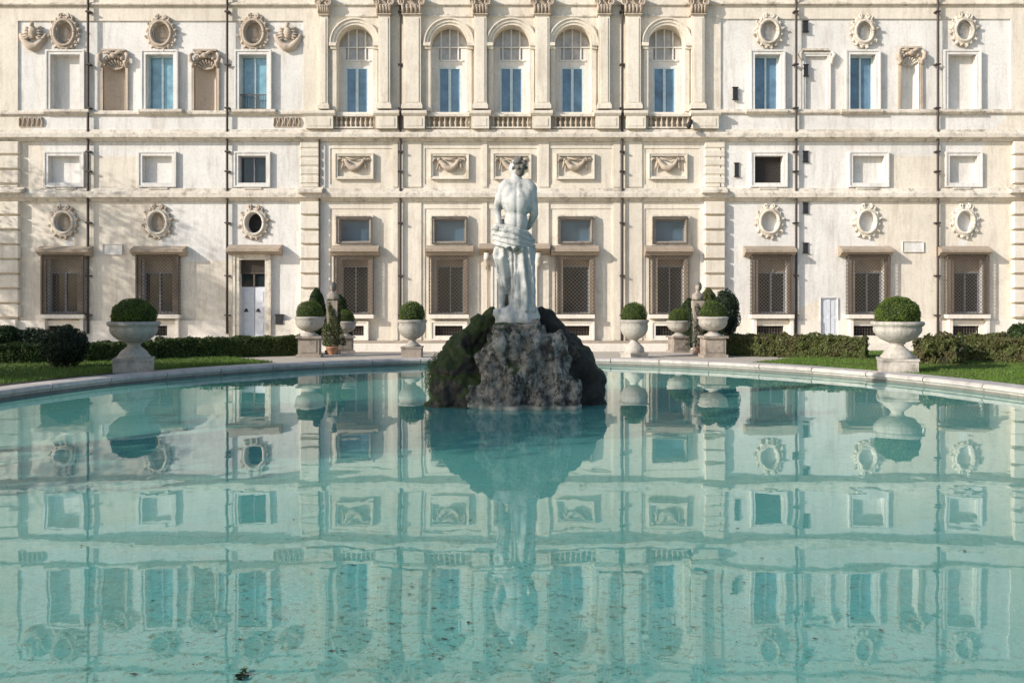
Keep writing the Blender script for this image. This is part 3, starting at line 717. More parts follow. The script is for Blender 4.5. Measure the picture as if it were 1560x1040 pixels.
# pilasters, capitals, pedestals
PIL = [(487, 499), (576, 594), (614, 641), (722, 741), (815, 837), (912, 929), (953, 976), (1054, 1073)]
for a, b_ in PIL:
    p = .26 if a not in (487,) else .2
    mb = MB(); mb.box(FX(a, p), FX(b_, p), D-p, D+.02, FZ(168), FZ(16)); mb.box(FX(a+3, p), FX(b_-3, p), D-p-.03, D-p, FZ(158), FZ(30))
    for e, y0, y1 in ((2.5, 162, 168), (1.2, 159, 162)): mb.box(FX(a-e, p), FX(b_+e, p), D-p-.05*e, D+.02, FZ(y1), FZ(y0))
    obj('pilaster', mb, 'wall_warm', villa)
    cp = MB(); ca, cb = FX(a-2, p), FX(b_+2, p); cm_ = (ca+cb)/2; hw = (cb-ca)/2; zt = FZ(1); zb = FZ(24)
    cp.box(ca+.03, cb-.03, D-p-.06, D+.02, zb, zt); cp.box(ca-.06, cb+.06, D-p-.2, D+.02, zt-.02, zt+.12); cp.box(ca, cb, D-p-.09, D+.02, zb-.06, zb)
    for s_ in (-1, 1):
        x = cm_+s_*(hw-.02); cp.lathe([(.17, 0), (.17, .1)], (0, 0, 0), 14) if 0 else None
        pts = []; 
        for t in range(15):
            an = t*.75; r = .17*(1-t/17); pts.append((x+s_*r*math.sin(an), D-p-.14, zt-.2+r*math.cos(an)))
        cp.tube(pts, [.055*(1-t/22) for t in range(15)], 7)
    for k in range(5):
        x = cm_+(k-2)*hw*.42; cp.tube([(x, D-p-.07, zb+.02), (x, D-p-.13, zb+.22), (x+.01*(k-2), D-p-.20, zb+.34), (x, D-p-.22, zb+.27)], [.06, .07, .05, .02], 6)
    cp.ell((cm_, D-p-.17, zt-.1), (.09, .06, .1), 8, 6)
    obj('capital', cp, 'orn', villa)
for a, b_ in ((462, 510), (569, 608), (612, 650), (715, 748), (808, 842), (905, 946), (951, 987), (1052, 1098)):
    p = .36; mb = MB(); mb.box(FX(a+3, p), FX(b_-3, p), D-p, D+.02, FZ(195.5, p), FZ(176, p)); mb.box(FX(a+7, p), FX(b_-7, p), D-p-.02, D-p, FZ(192, p), FZ(180, p))
    mb.mould(FX(a, p), FX(b_, p), [(p+.02, FZ(168.2, p)), (p+.1, FZ(169.5, p)), (p+.1, FZ(173, p)), (p+.03, FZ(176, p))]); obj('pedestal', mb, 'wall_warm', villa)
# thin pilaster strips by the centre bays (ground floor and mezzanine)
for a, b_ in ((598.5, 606), (612, 642), (735, 742), (820, 836), (934, 945), (952, 978)):
    for y0, y1 in ((215, 285), (307, 518)):
        mb = MB(); mb.box(FX(a), FX(b_), D-.05, D+.02, FZ(y1), FZ(y0)); obj('lesene', mb, 'wall_warm', villa)
# garland reliefs
for c_ in CB:
    w = wnd('relief_panel', c_, 273)
    obj('frame', frame_mb(c_-25, c_+25, 238, 269, 4.2, .10), 'wall_warm', w)
    mb = MB(); y = D-.05; pts = []; rad = []
    for k in range(13):
        t = k/12*2-1; pts.append((FX(c_+t*15), y-.03, FZ(259-12*t*t*1.15-2))); rad.append(.065+.09*(1-t*t))
    mb.tube(pts, rad, 9)
    for s_ in (-1, 1):
        x = FX(c_+s_*16); mb.ell((x, y-.03, FZ(244)), (.09, .08, .09), 8, 6)
        mb.tube([(x, y-.02, FZ(244)), (x+s_*.22, y-.04, FZ(242)), (x+s_*.3, y-.02, FZ(249))], [.05, .06, .025], 6)
        mb.tube([(x, y-.02, FZ(246)), (x+s_*.05, y-.02, FZ(254)), (x+s_*.12, y, FZ(260))], [.05, .05, .02], 6)
    mb.tube([(FX(c_-12), y-.01, FZ(241)), (FX(c_), y-.03, FZ(244)), (FX(c_+12), y-.01, FZ(241))], [.03, .05, .03], 6)
    me = mb.mesh('garland', M['orn']); displace(me, lambda p: .05*fbm(p, 9)); put('garland', me, w)
# oval niches with scrolled wreath frames
for i, (cx, cy, rx, ry) in enumerate(OV):
    w = wnd('oval_niche', cx, cy+ry); up = cy < 100; left = cx < 500
    mb = MB(); n = 40; pts = []
    for r_, wd, pp in ((1.5, .075, .10), (5.0, .065, .05)):
        pts = [(FX(cx+(rx+r_)*math.cos(2*math.pi*k/n)), D-pp, FZ(cy+(ry+r_)*math.sin(2*math.pi*k/n))) for k in range(n+1)]
        mb.tube(pts, wd, 8)
    obj('ring', mb, 'trim' if not (up and left) else 'orn', w)
    mb = MB(); nb = 16
    for k in range(nb):
        a = 2*math.pi*(k+.5)/nb; x, z = FX(cx+(rx+6.5)*math.cos(a)), FZ(cy+(ry+6.5)*math.sin(a)); s_ = random.uniform(.8, 1.25)
        mb.ell((x, D-.03, z), (.10*s_, .09, .10*s_), 8, 6)
        if k % 2: mb.tube([(x, D-.04, z), (x+.12*math.cos(a), D-.1, z-.12*math.sin(a)+.02), (x+.16*math.cos(a+.5), D-.05, z-.16*math.sin(a+.5))], [.06, .05, .02], 6)
    for s_ in (-1, 1):
        t = [(FX(cx+s_*(3+5*math.sin(q))), D-.08, FZ(cy-ry-4-4*(1-math.cos(q)))) for q in (0, .5, 1, 1.6, 2.2, 3)]
        mb.tube(t, [.07, .07, .06, .05, .04, .02], 7)
    me = mb.mesh('wreath', M['orn' if (up and left) or not up and left else 'trim']); displace(me, lambda p: .035*fbm(p, 8)); put('wreath', me, w)
    # dished back
    mb = MB(); dark = cx == 388 and cy > 300
    a = MB(); vs = [(FX(cx), D+.22, FZ(cy))]; 
    mm = MB(); mm.prism(oval_poly(cx, cy, rx-.1, ry-.1), D+(.4 if dark else .19), D+(.48 if dark else .238))
    obj('back', mm, 'dark' if dark else ('nichebrown' if (up and left) or (left and not up) else 'wall'), w)
    if not dark:
        mb = MB(); mb.ell((FX(cx), D+.2, FZ(cy)), (.16, .12, .22), 12, 8); mb.ell((FX(cx), D+.2, FZ(cy+9)), (.24, .1, .13), 12, 8); mb.ell((FX(cx), D+.17, FZ(cy-6)), (.10, .1, .12), 10, 8)
        if up or left: me = mb.mesh('bust', M['nichebrown' if left else 'wall']); displace(me, lambda p: .02*fbm(p, 10)); put('bust', me, w)
# arched niches
for (cx, r, top, bot) in NI:
    w = wnd('arched_niche', cx, bot); mat = 'nichebrown' if cx < 500 else 'wall'
    rr = FX(cx+r)-FX(cx)-.012; mb = MB(); zs = FZ(top+r); z0 = FZ(bot)+.01; vs = []; fs = []; n = 18
    rows = [(rr, z0), (rr, zs)]+[(rr*math.cos(t*math.pi/16), zs+rr*math.sin(t*math.pi/16)) for t in range(1, 8)]
    for (q, z) in rows:
        for k in range(n+1): an = math.pi*k/n; vs.append((FX(cx)+q*math.cos(an)*(.999), D+.022+q*math.sin(an), z))
    for j in range(len(rows)-1):
        for k in range(n): fs.append((j*(n+1)+k+1, j*(n+1)+k, (j+1)*(n+1)+k, (j+1)*(n+1)+k+1))
    mb.add(vs, fs, True); obj('lining', mb, mat, w)
    mb = MB()      # shell ribs
    for k in range(1, 8):
        an = math.pi*k/8; mb.tube([(FX(cx), D+.1, zs-.05), (FX(cx)+rr*.55*math.cos(an), D+.02+rr*.55, zs+rr*.45*math.sin(an)), (FX(cx)+rr*.9*math.cos(an), D+.06, zs+rr*.9*math.sin(an))], [.03, .05, .06], 6)
    obj('shell', mb, 'nichebrown' if cx < 500 else 'trim', w)
    mb = MB()
    for s_ in (-1, 1):
        mb.box(FX(cx+s_*(r+1)), FX(cx+s_*(r+5)), D-.10+.07, D+.075, FZ(bot), FZ(top+14))
        mb.tube([(FX(cx+s_*(r+2)), D-.06, FZ(top-6)), (FX(cx+s_*(r+6)), D-.1, FZ(top-2)), (FX(cx+s_*(r+5)), D-.12, FZ(top+6)), (FX(cx+s_*(r+1)), D-.08, FZ(top+9)), (FX(cx+s_*(r+4)), D-.05, FZ(top+15))], [.07, .1, .1, .08, .06], 8)
        mb.tube([(FX(cx), D-.04, FZ(top-4)), (FX(cx+s_*8), D-.08, FZ(top-8)), (FX(cx+s_*r), D-.06, FZ(top-7))], [.09, .08, .05], 7)
    mb.box(FX(cx-r-2), FX(cx+r+2), D-.14, D+.075, FZ(top-9), FZ(top-12)); mb.ell((FX(cx), D-.06, FZ(top-3)), (.16, .12, .14), 10, 7)
    for k in range(9):
        an = math.pi*(k+.5)/9; mb.ell((FX(cx+(r+2.5)*math.cos(an)), D-.0, FZ(top+r-(r+2.5)*math.sin(an))), (.09, .09, .09), 8, 6)
    me = mb.mesh('hood', M['orn']); displace(me, lambda p: .03*fbm(p, 8)); put('hood', me, w)
w = wnd('blind_panel', 1244, 167)
obj('frame', frame_mb(1227, 1260, 86, 167, 5, .03, bottom=False), 'wall', w)
mb = MB(); mb.box(FX(1222), FX(1262), D-.12, D+.075, FZ(78), FZ(75)); mb.tube([(FX(1266), D-.05, FZ(79)), (FX(1270), D-.08, FZ(84)), (FX(1266), D-.08, FZ(92)), (FX(1268), D-.03, FZ(100))], [.07, .1, .09, .05], 8)
mb.tube([(FX(1221), D-.05, FZ(79)), (FX(1218), D-.08, FZ(84)), (FX(1221), D-.08, FZ(92))], [.07, .1, .06], 8); obj('hood', mb, 'trim', w)
# eagles / festoons in the upper corners of the left wing
for cx, cy in ((51, 56), (439, 57)):
    mb = MB()
    mb.ell((FX(cx), D-.06, FZ(cy-6)), (.2, .17, .3), 12, 8); mb.ell((FX(cx), D-.14, FZ(cy-17)), (.1, .12, .12), 10, 7)
    for s_ in (-1, 1):
        for q in range(5):
            x1 = FX(cx+s_*(13+1.6*q)); mb.tube([(FX(cx+s_*3), D-.03, FZ(cy-10+2*q)), (FX(cx+s_*9), D-.1, FZ(cy-12+4*q)), (x1, D-.05, FZ(cy-14+5*q))], [.05, .06, .03], 6)
    pts = []; rad = []
    for k in range(13):
        t = k/12*2-1; pts.append((FX(cx+t*20), D-.02, FZ(cy+16-20*t*t))); rad.append(.07+.12*(1-t*t))
    mb.tube(pts, rad, 9)
    me = mb.mesh('eagle_relief', M['orn']); displace(me, lambda p: .05*fbm(p, 9)); put('eagle_relief', me, villa)
for a, b_ in ((30, 66), (417, 458)):      # fret relief bands
    mb = MB()
    n = 5
    for k in range(n):
        x = FX(a+(b_-a)*(k+.5)/n); mb.tube([(x-.1, D-.02, FZ(192)), (x-.09, D-.06, FZ(181)), (x+.02, D-.07, FZ(180)), (x+.1, D-.05, FZ(186)), (x+.05, D-.03, FZ(192))], .045, 7)
    mb.box(FX(a), FX(b_), D-.03, D+.02, FZ(194), FZ(179)); obj('fret_relief', mb, 'orn', villa)
# downpipes
for x, y0, y1 in ((134, -50, 508), (346, -50, 508), (486.5, 214, 486), (610, -50, 505), (948, -50, 520), (1213, -50, 512), (1429, -50, 512), (1098.5, 215, 300)):
    mb = MB(); p = .42
    segs = [(y0, 160), (176, 197), (214, 286), (306, y1)]
    pts = []
    zz = []
    mb.tube([(FX(x, .16), D-.16 if abs(x-1098.5) > 1 else D-.05, FZ(y)) for y in np.linspace(y0, y1, 9)], .058 if x != 1098.5 and x != 486.5 else .04, 10)
    for y in (20, 100, 166, 232, 262, 340, 420, 480):
        if y0 < y < y1 and x not in (486.5, 1098.5): mb.box(FX(x, .2)-.11, FX(x, .2)+.11, D-.25, D+.02, FZ(y+1), FZ(y-1))
    for yc in (205, 296):
        if y0 < yc < y1 and x not in (486.5, 1098.5): mb.box(FX(x, .4)-.1, FX(x, .4)+.1, D-.37, D-.1, FZ(yc+8), FZ(yc-8)) if 0 else None
    obj('downpipe', mb, 'pipe', villa)
# stone returns where the courses pass over the pipes stay open; small dark wall boxes
for x, y, w_, h_ in ((1120, 143, 7, 17), (1122, 259, 6, 19), (1227, 41, 7, 15), (1227, 108, 7, 16), (1227, 239, 7, 15), (1227, 317, 7, 14), (1227, 378, 7, 14)):
    mb = MB(); mb.box(FX(x-w_/2), FX(x+w_/2), D-.06, D+.02, FZ(y+h_/2), FZ(y-h_/2)); mb.box(FX(x-w_/2)-.03, FX(x+w_/2)+.03, D-.09, D+.02, FZ(y-h_/2), FZ(y-h_/2)+.04); mb.box(FX(x-w_/2)-.03, FX(x+w_/2)+.03, D-.09, D+.02, FZ(y+h_/2)-.04, FZ(y+h_/2))
    obj('wall_vent', mb, 'dark', villa)
mb = MB(); mb.tube([(FX(1050), D-.1, FZ(187)), (FX(1049), D-.5, FZ(188)), (FX(1045), D-.62, FZ(196))], [.05, .09, .11], 10); mb.ell((FX(1045), D-.64, FZ(196)), (.12, .12, .13)); obj('floodlight', mb, 'dark', villa)

# ------------------------------------------------------------------ rock with statue
SD = 14.3
def SP(px, py, dy=0.0, d=SD): return Vector(((px-780)*d/F, d+dy, CAMZ+(HOR-py)*d/F))
rock = empty('fountain_rock', (0.1, SD, -.72), 'craggy tufa rock rising from the middle of the pool, mossy and dark at both sides', 'rock')
def rockify(me, amp, s, seed, pit=.05, zs=.8):
    def f(p):
        q = Vector((p.x*s+seed, p.y*s, p.z*s*zs)); a = noise.hetero_terrain(q, .8, 2.1, 5, .4)*.25 if 0 else noise.fractal(q, .9, 2.1, 5)
        v = noise.voronoi(Vector((p.x*4.2+seed, p.y*4.2, p.z*3.8*zs)))[0]
        v2 = noise.voronoi(Vector((p.x*10+seed, p.y*10, p.z*8)))[0]
        return amp*a+pit*(1.0-1.9*v[0])+pit*.45*(1-2*v2[0])
    displace(me, f)
# central pillar
mb = MB()
mb.lathe([(.74, -.75), (.72, -.5), (.68, -.2), (.62, 0), (.56, .3), (.50, .6), (.40, .9), (.34, 1.05), (.31, 1.18)], (.25, SD-.05, 0), 28, sx=.93, sy=.82)
for px, py, r in ((725, 610, .34), (770, 600, .4), (835, 590, .48), (868, 602, .3), (800, 560, .45), (742, 545, .3), (850, 545, .32), (770, 520, .35), (815, 515, .34), (752, 520, .22), (845, 520, .22)):
    q = SP(px, py, 0, 13.9); q.y = 13.9+(.15 if py < 560 else 0); r *= .72; mb.ell(q, (r, r*.8, r*1.1), 14, 10)
for (xa, ya, xb, yb, ra, rb) in ((768, 515, 752, 615, .12, .2), (790, 512, 782, 618, .13, .2), (812, 515, 820, 610, .12, .2), (838, 520, 850, 612, .12, .2), (755, 530, 738, 612, .12, .18), (850, 545, 870, 615, .12, .16)):
    A, B_ = SP(xa, ya), SP(xb, yb, 0, 13.9); A.y = SD-.38; B_.y = 13.75; mb.cap(A, B_, ra, rb)
for px in (740, 785, 835, 866):
    q = SP(px, 622, 0, 13.75); mb.ell((q.x, q.y+.15, -.3), (.2, .22, .32), 14, 10)
me = voxel(mb, .03, 'pillar', M['rock_grey'], 1); rockify(me, .09, 2.8, 3.1, .10, .42); put('pillar', me, rock)
mb = MB()      # slab under the statue
q = SP(783, 500); mb.box(q.x-.36, q.x+.38, SD-.4, SD+.35, SP(0, 508).z, SP(0, 494).z); mb.box(q.x-.31, q.x+.34, SD-.34, SD+.3, SP(0, 494).z, SP(0, 491).z)
me = voxel(mb, .03, 'slab', M['rock_grey'], 1); rockify(me, .02, 5, 9, .015); put('slab', me, rock)
mb = MB()      # left mossy boulder
for px, py, r, dy in ((740, 495, .2, .25), (722, 515, .28, .25), (700, 535, .36, .2), (705, 560, .42, .1), (685, 565, .36, .05), (682, 595, .36, -.1), (712, 595, .38, -.15), (672, 612, .26, -.1), (735, 560, .35, .1), (735, 600, .34, 0), (752, 505, .22, .3), (746, 482, .16, .3), (731, 502, .24, .25), (712, 525, .3, .2), (744, 580, .3, -.1), (752, 540, .24, 0)):
    q = SP(px, py); r *= .82; mb.ell((q.x, SD+dy, q.z), (r, r*1.1, r*1.05), 14, 10)
for px in (670, 700, 735): q = SP(px, 620); mb.ell((q.x, SD-.15, -.4), (.3, .35, .45), 12, 8)
me = voxel(mb, .03, 'mossy_boulder', M['rock_moss'], 1); rockify(me, .07, 2.6, 7.7, .075); put('mossy_boulder', me, rock)
mb = MB()      # right dark boulder
for px, py, r, dy in ((824, 476, .14, .35), (836, 486, .2, .35), (850, 510, .28, .3), (862, 535, .34, .25), (885, 560, .36, .2), (903, 578, .28, .15), (895, 600, .33, .1), (868, 590, .34, .15), (906, 596, .22, .1), (873, 540, .3, .3), (842, 500, .26, .35), (872, 528, .26, .3), (888, 548, .26, .2), (858, 570, .3, .05), (876, 605, .3, 0)):
    q = SP(px, py); r *= .82; mb.ell((q.x, SD+dy, q.z), (r, r*1.1, r*1.05), 14, 10)
for px in (860, 890, 904): q = SP(px, 620); mb.ell((q.x, SD+.15, -.4), (.28, .35, .45), 12, 8)
me = voxel(mb, .035, 'dark_boulder', M['rock_dark'], 1); rockify(me, .05, 2.4, 1.7, .035, .5); put('dark_boulder', me, rock)
# moss tufts on left boulder edge
P, nn = ell_points((SP(668, 575).x, SD+.05, SP(0, 575).z), (.24, .35, .40), 9000, lump=.25, depth=.35)
k_ = nn[:, 0] < .2; me = leafmesh('moss', P[k_], nn[k_], .018, leafmat('moss_leaf', (.035, .07, .008), (.07, .12, .015))); put('moss', me, rock)

# statue: voxel fused body seen from behind
statue = empty('marble_statue', SP(785, 492), 'weathered marble figure seen from behind, bare back and draped hips, standing on the rock', 'statue')
mb = MB(); S = SP
def L(a, b_, ra, rb): mb.cap(a, b_, ra, rb)
pel = S(783, 362); 
mb.ell(S(783, 364, .0), (.245, .19, .22))                      # pelvis
mb.ell(S(786, 338, 0), (.205, .15, .22))                       # waist
mb.ell(S(788, 308, -.01), (.265, .175, .27))                   # rib cage
mb.ell(S(775, 296, -.07), (.11, .075, .17)); mb.ell(S(801, 296, -.06), (.11, .075, .17))       # shoulder blades
mb.ell(S(768, 287, 0), (.13, .12, .11)); mb.ell(S(807, 288, 0), (.13, .12, .12))             # deltoids
mb.cap(S(772, 281, 0), S(804, 282, 0), .10, .10)
mb.cap(S(788, 285, -.02), S(787, 268, .03), .115, .085)         # neck
mb.ell(S(786, 256, .05), (.115, .145, .165), rot=(-.15, 0, .2))  # skull
mb.ell(S(784, 262, .13), (.08, .09, .1)); mb.ell(S(783, 259, .215), (.02, .035, .03))         # jaw, nose
for dx in (-9.8, 9.8): mb.ell(S(786+dx, 258, .03), (.022, .03, .045))
# arms: near side hangs and bends to hip, other bends forward
L(S(765, 288, 0), S(757, 321, .02), .095, .072); L(S(757, 321, .02), S(762, 346, -.06), .07, .045)
L(S(809, 290, 0), S(814, 326, .03), .1, .075); L(S(814, 326, .03), S(806, 344, .25), .072, .05)
hb = S(763, 349, -.08)
mb.ell(hb, (.05, .03, .06))
for k, (dx, ln) in enumerate(((-.035, .085), (-.012, .1), (.012, .095), (.034, .075))):
    p0 = hb+Vector((dx, -.01, -.03)); p1 = p0+Vector((dx*.3, -.015, -ln*.55)); p2 = p1+Vector((0, .03, -ln*.45)); mb.cap(p0, p1, .014, .013, 8); mb.cap(p1, p2, .013, .01, 8)
mb.cap(hb+Vector((.035, 0, .01)), hb+Vector((.085, -.01, -.035)), .016, .012, 8)
h2 = S(804, 346, .3); mb.ell(h2, (.05, .06, .035))
for k in range(4): mb.cap(h2+Vector((-.03+.02*k, .04, 0)), h2+Vector((-.05+.02*k, .12, .01)), .014, .01, 8)
# legs
L(S(771, 372, 0), S(768, 418, .03), .15, .10); L(S(768, 418, .03), S(764, 462, -.02), .105, .055); mb.ell(S(767, 428, -.01), (.09, .09, .19)); mb.cap(S(764, 466, -.03), S(765, 469, .16), .06, .04)
L(S(795, 372, 0), S(798, 418, .08), .16, .12); L(S(798, 418, .08), S(797, 463, .0), .11, .07); mb.cap(S(797, 467, 0), S(799, 469, .18), .06, .04)
mb.ell(S(783, 376, -.03), (.2, .14, .14))
# spine furrow sculpted by displacement
me = voxel(mb, .014, 'body', M['marble'], 16)
sx0 = S(787, 300).x
def spine(p):
    if p.y < SD-.05 and S(0, 350).z < p.z < S(0, 280).z: return -.016*math.exp(-((p.x-sx0)/.03)**2)
    return 0
displace(me, spine); put('body', me, statue)
# hair
mb = MB(); mb.ell(S(790, 253, .02), (.11, .135, .145)); mb.ell(S(792, 262, -.05), (.08, .07, .09))
for k in range(26):
    a = random.uniform(0, 6.28); e = random.uniform(-.5, 1.4); c_ = S(791, 253, .02)
    mb.ell(c_+Vector((.12*math.cos(a)*math.cos(e), .13*math.sin(a)*math.cos(e)-.01, .15*math.sin(e))), (.035, .035, .03), 8, 6)
me = voxel(mb, .012, 'hair', M['patina'], 2); put('hair', me, statue)
# drapery
mb = MB()
for k in range(8):
    o_ = k*4.0; pts = []
    for t in np.linspace(0, 1, 9):
        an = math.pi*(1.05-1.1*t)
        x = 782+30*(2*t-1)*(1-.01*k); y = 346+o_*.85+22*t*t+2*math.sin(t*5+k); pts.append(S(x, y, -.24*math.sin(math.pi*t)-.02+.0*k))
    mb.tube(pts, [.05, .055, .06, .062, .06, .058, .055, .055, .05], 8)
mb.ell(S(782, 362, .0), (.29, .23, .18)); mb.ell(S(758, 350, -.05), (.10, .16, .09), 12, 8)
mb.ell(S(785, 372, .02), (.29, .2, .16))
for k in range(11):      # hanging folds over the right leg
    x = 784+2.7*k; dy = -.17+.018*abs(k-5)-(.03 if k % 2 else 0)
    mb.tube([S(x, 375, dy+.02), S(x+1.5*math.sin(k), 405, dy), S(x+1*math.cos(k*1.3), 435, dy-.01), S(x-1+.3*k, 462, dy-.02), S(x-1+.5*k, 474, dy-.03)], [.045, .05, .055, .055, .05], 8)
mb.lathe([(.19, S(0, 478).z), (.17, S(0, 440).z), (.175, S(0, 405).z), (.17, S(0, 370).z)], (S(798, 0).x, SD+.0, 0), 20, sx=.95, sy=.8)
mb.lathe([(.06, S(0, 447).z), (.115, S(0, 436).z), (.145, S(0, 405).z), (.15, S(0, 370).z)], (S(770, 0).x, SD-.0, 0), 20, sx=1, sy=.95)
mb.lathe([(.10, S(0, 470).z), (.12, S(0, 445).z), (.14, S(0, 405).z), (.15, S(0, 370).z)], (S(786, 0).x, SD+.02, 0), 20, sx=1, sy=.95)
for k in range(5):       # folds hanging in front of left thigh
    x = 757+5*k; mb.tube([S(x, 372, .05-.05*abs(k-2)*0), S(x+1, 395, -.12+.02*abs(k-2)), S(x+2, 416+6*(k % 3), -.08)], [.05, .05, .02], 8)
me = voxel(mb, .012, 'drapery', M['marble'], 1); 
dx0 = S(785, 0).x
def folds(p):
    a = math.atan2(p.y-SD, p.x-dx0); n_ = .010*fbm(p, 7)
    if p.z < S(0, 378).z: return n_+.024*math.sin(a*13+1.6*fbm((p.x, p.y, p.z*.35), 3)+p.z*1.5)
    return n_+.016*math.sin((p.z+.28*(p.x-dx0))*70+2*fbm(p, 3))
displace(me, folds); put('drapery', me, statue)
mb = MB(); q = S(785, 480)
mb.lathe([(.36, S(0, 493).z), (.36, S(0, 484).z), (.33, S(0, 477).z), (.28, S(0, 469).z), (.12, S(0, 465).z)], (q.x+.01, SD, 0), 24, sx=.98, sy=.85)
for px, py, r in ((812, 482, .13), (805, 470, .15), (776, 474, .1), (760, 478, .1), (790, 462, .12), (795, 450, .12)):
    mb.ell(S(px, py, -.08), (r, r, r*.9), 12, 8)
me = voxel(mb, .022, 'base', M['marble'], 2); rockify(me, .03, 5, 2, .02); put('base', me, statue)

# ------------------------------------------------------------------ urns and topiary
def ball(name, r, h, n, seed, mat='box', leaf=.032):
    core = MB(); core.ell((0, 0, 0), (r*.9, r*.9, h*.9), 20, 12)
    P, nn = ell_points((0, 0, 0), (r, r, h), n, lump=.09, ls=2.6, depth=.12, off=seed, zmin=-.8)
    k_ = rng.random(len(P)) < .03; P[k_] *= 1.05
    return leafmesh(name, P, nn, leaf, M[mat], core)
def gad(n, amp, z0, z1): return lambda a, z: amp*abs(math.sin(a*n/2)) if z0 < z < z1 else 0
def box_bev(mb, hw, z0, z1, b_=.012): mb.box(-hw, hw, -hw, hw, z0, z1)
def urn_big():
    r = empty('garden_urn', (0, 0, 0)); W[r.name] = Vector((0, 0, 0))
    mb = MB(); mb.box(-.40, .40, -.40, .40, 0, .25); mb.box(-.42, .42, -.42, .42, .25, .30); obj('plinth', mb, 'urn', r, (0, 0, 0))
    mb = MB(); mb.lathe([(.34, .30), (.35, .34), (.31, .38), (.27, .45), (.19, .52), (.14, .57), (.13, .60), (.17, .62), (.17, .64)], n=36, flute=gad(18, .03, .32, .5)); obj('foot', mb, 'urn', r, (0, 0, 0))
    mb = MB(); mb.lathe([(.15, .64), (.22, .66), (.34, .72), (.43, .80), (.485, .88), (.50, .95), (.495, .99), (.53, 1.02), (.56, 1.05), (.56, 1.09), (.53, 1.12), (.48, 1.11), (.44, 1.04), (.43, 1.02)], n=72, flute=gad(26, .022, .65, .96))
    mb.lathe([(.455, .98), (.455, 1.05)], n=30); obj('bowl', mb, 'urn', r, (0, 0, 0)); return r
def urn_mid(bell=False):
    r = empty('garden_urn', (0, 0, 0)); W[r.name] = Vector((0, 0, 0))
    mb = MB(); z = .15 if bell else .32
    mb.box(-.28, .28, -.28, .28, 0, z-.04); mb.box(-.30, .30, -.30, .30, z-.04, z); obj('plinth', mb, 'urn' if bell else 'pedestal', r, (0, 0, 0))
    mb = MB(); mb.lathe([(.28, .15), (.29, .22), (.27, .30), (.20, .37), (.12, .44), (.09, .49), (.14, .52)] if bell else [(.24, .32), (.25, .35), (.19, .39), (.11, .45), (.085, .49), (.13, .52)], n=30); obj('foot', mb, 'urn', r, (0, 0, 0))
    mb = MB(); mb.lathe([(.11, .52), (.2, .56), (.31, .65), (.375, .77), (.39, .88), (.38, .97), (.40, 1.0), (.425, 1.03), (.425, 1.06), (.39, 1.08), (.34, 1.07), (.32, 1.03)], n=56, flute=gad(20, .02, .55, .9))
    mb.lathe([(.33, .98), (.33, 1.03)], n=24); obj('bowl', mb, 'urn', r, (0, 0, 0)); return r
def urn_ped():
    r = empty('garden_urn', (0, 0, 0)); W[r.name] = Vector((0, 0, 0))
    mb = MB(); mb.box(-.33, .33, -.33, .33, 0, .08); mb.box(-.28, .28, -.28, .28, .08, .52); mb.box(-.21, .21, -.295, -.28, .14, .46); mb.box(-.34, .34, -.34, .34, .52, .58); obj('pedestal', mb, 'pedestal', r, (0, 0, 0))
    mb = MB(); mb.lathe([(.24, .58), (.24, .61), (.16, .65), (.11, .69), (.13, .71)], n=28); obj('foot', mb, 'urn', r, (0, 0, 0))
    mb = MB(); mb.lathe([(.12, .71), (.22, .74), (.33, .82), (.38, .91), (.385, 1.0), (.40, 1.03), (.42, 1.06), (.42, 1.09), (.38, 1.11), (.33, 1.10), (.31, 1.06)], n=56, flute=gad(20, .02, .73, .95))
    mb.lathe([(.32, 1.02), (.32, 1.07)], n=24); obj('bowl', mb, 'urn', r, (0, 0, 0)); return r
def gpos(px, basey, d): return Vector(((px-780)*d/F, d, ground_z(d)))
GU = 'stone urns planted with clipped box around the pool'; GT = 'clipped box domes growing in the stone urns'
ub = urn_big(); um = urn_mid(); ubell = urn_mid(True); up_ = urn_ped()
URN = [(ub, 204, 19.1, 'largest stone urn on the left, wide shaded bowl beside the left lawn', 0.1, 1.0),
       ('ub', 1367, 19.1, 'largest stone urn on the right, wide sunlit bowl beside the right lawn', 1.2, 1.0),
       (um, 628, 24.3, 'footed stone urn on a dark brown square plinth, left of the statue rock', 0, 1.0),
       (ubell, 966, 24.3, 'footed stone urn on a bell shaped foot, nearest on the right of the statue rock', .4, 1.0),
       (up_, 472, 24.6, 'stone urn on square pedestal at the left hedge end, beside the ivy herm', .1, 1.05),
       ('up', 525, 28.0, 'smaller stone urn on square pedestal right of the left ivy-clad herm', .3, .93),
       ('up', 1034, 28.0, 'smaller stone urn on square pedestal just left of the right herm', .2, .95),
       ('up', 1086, 24.6, 'stone urn on square pedestal against the dark round shrub at the right hedge end', .05, 1.05)]
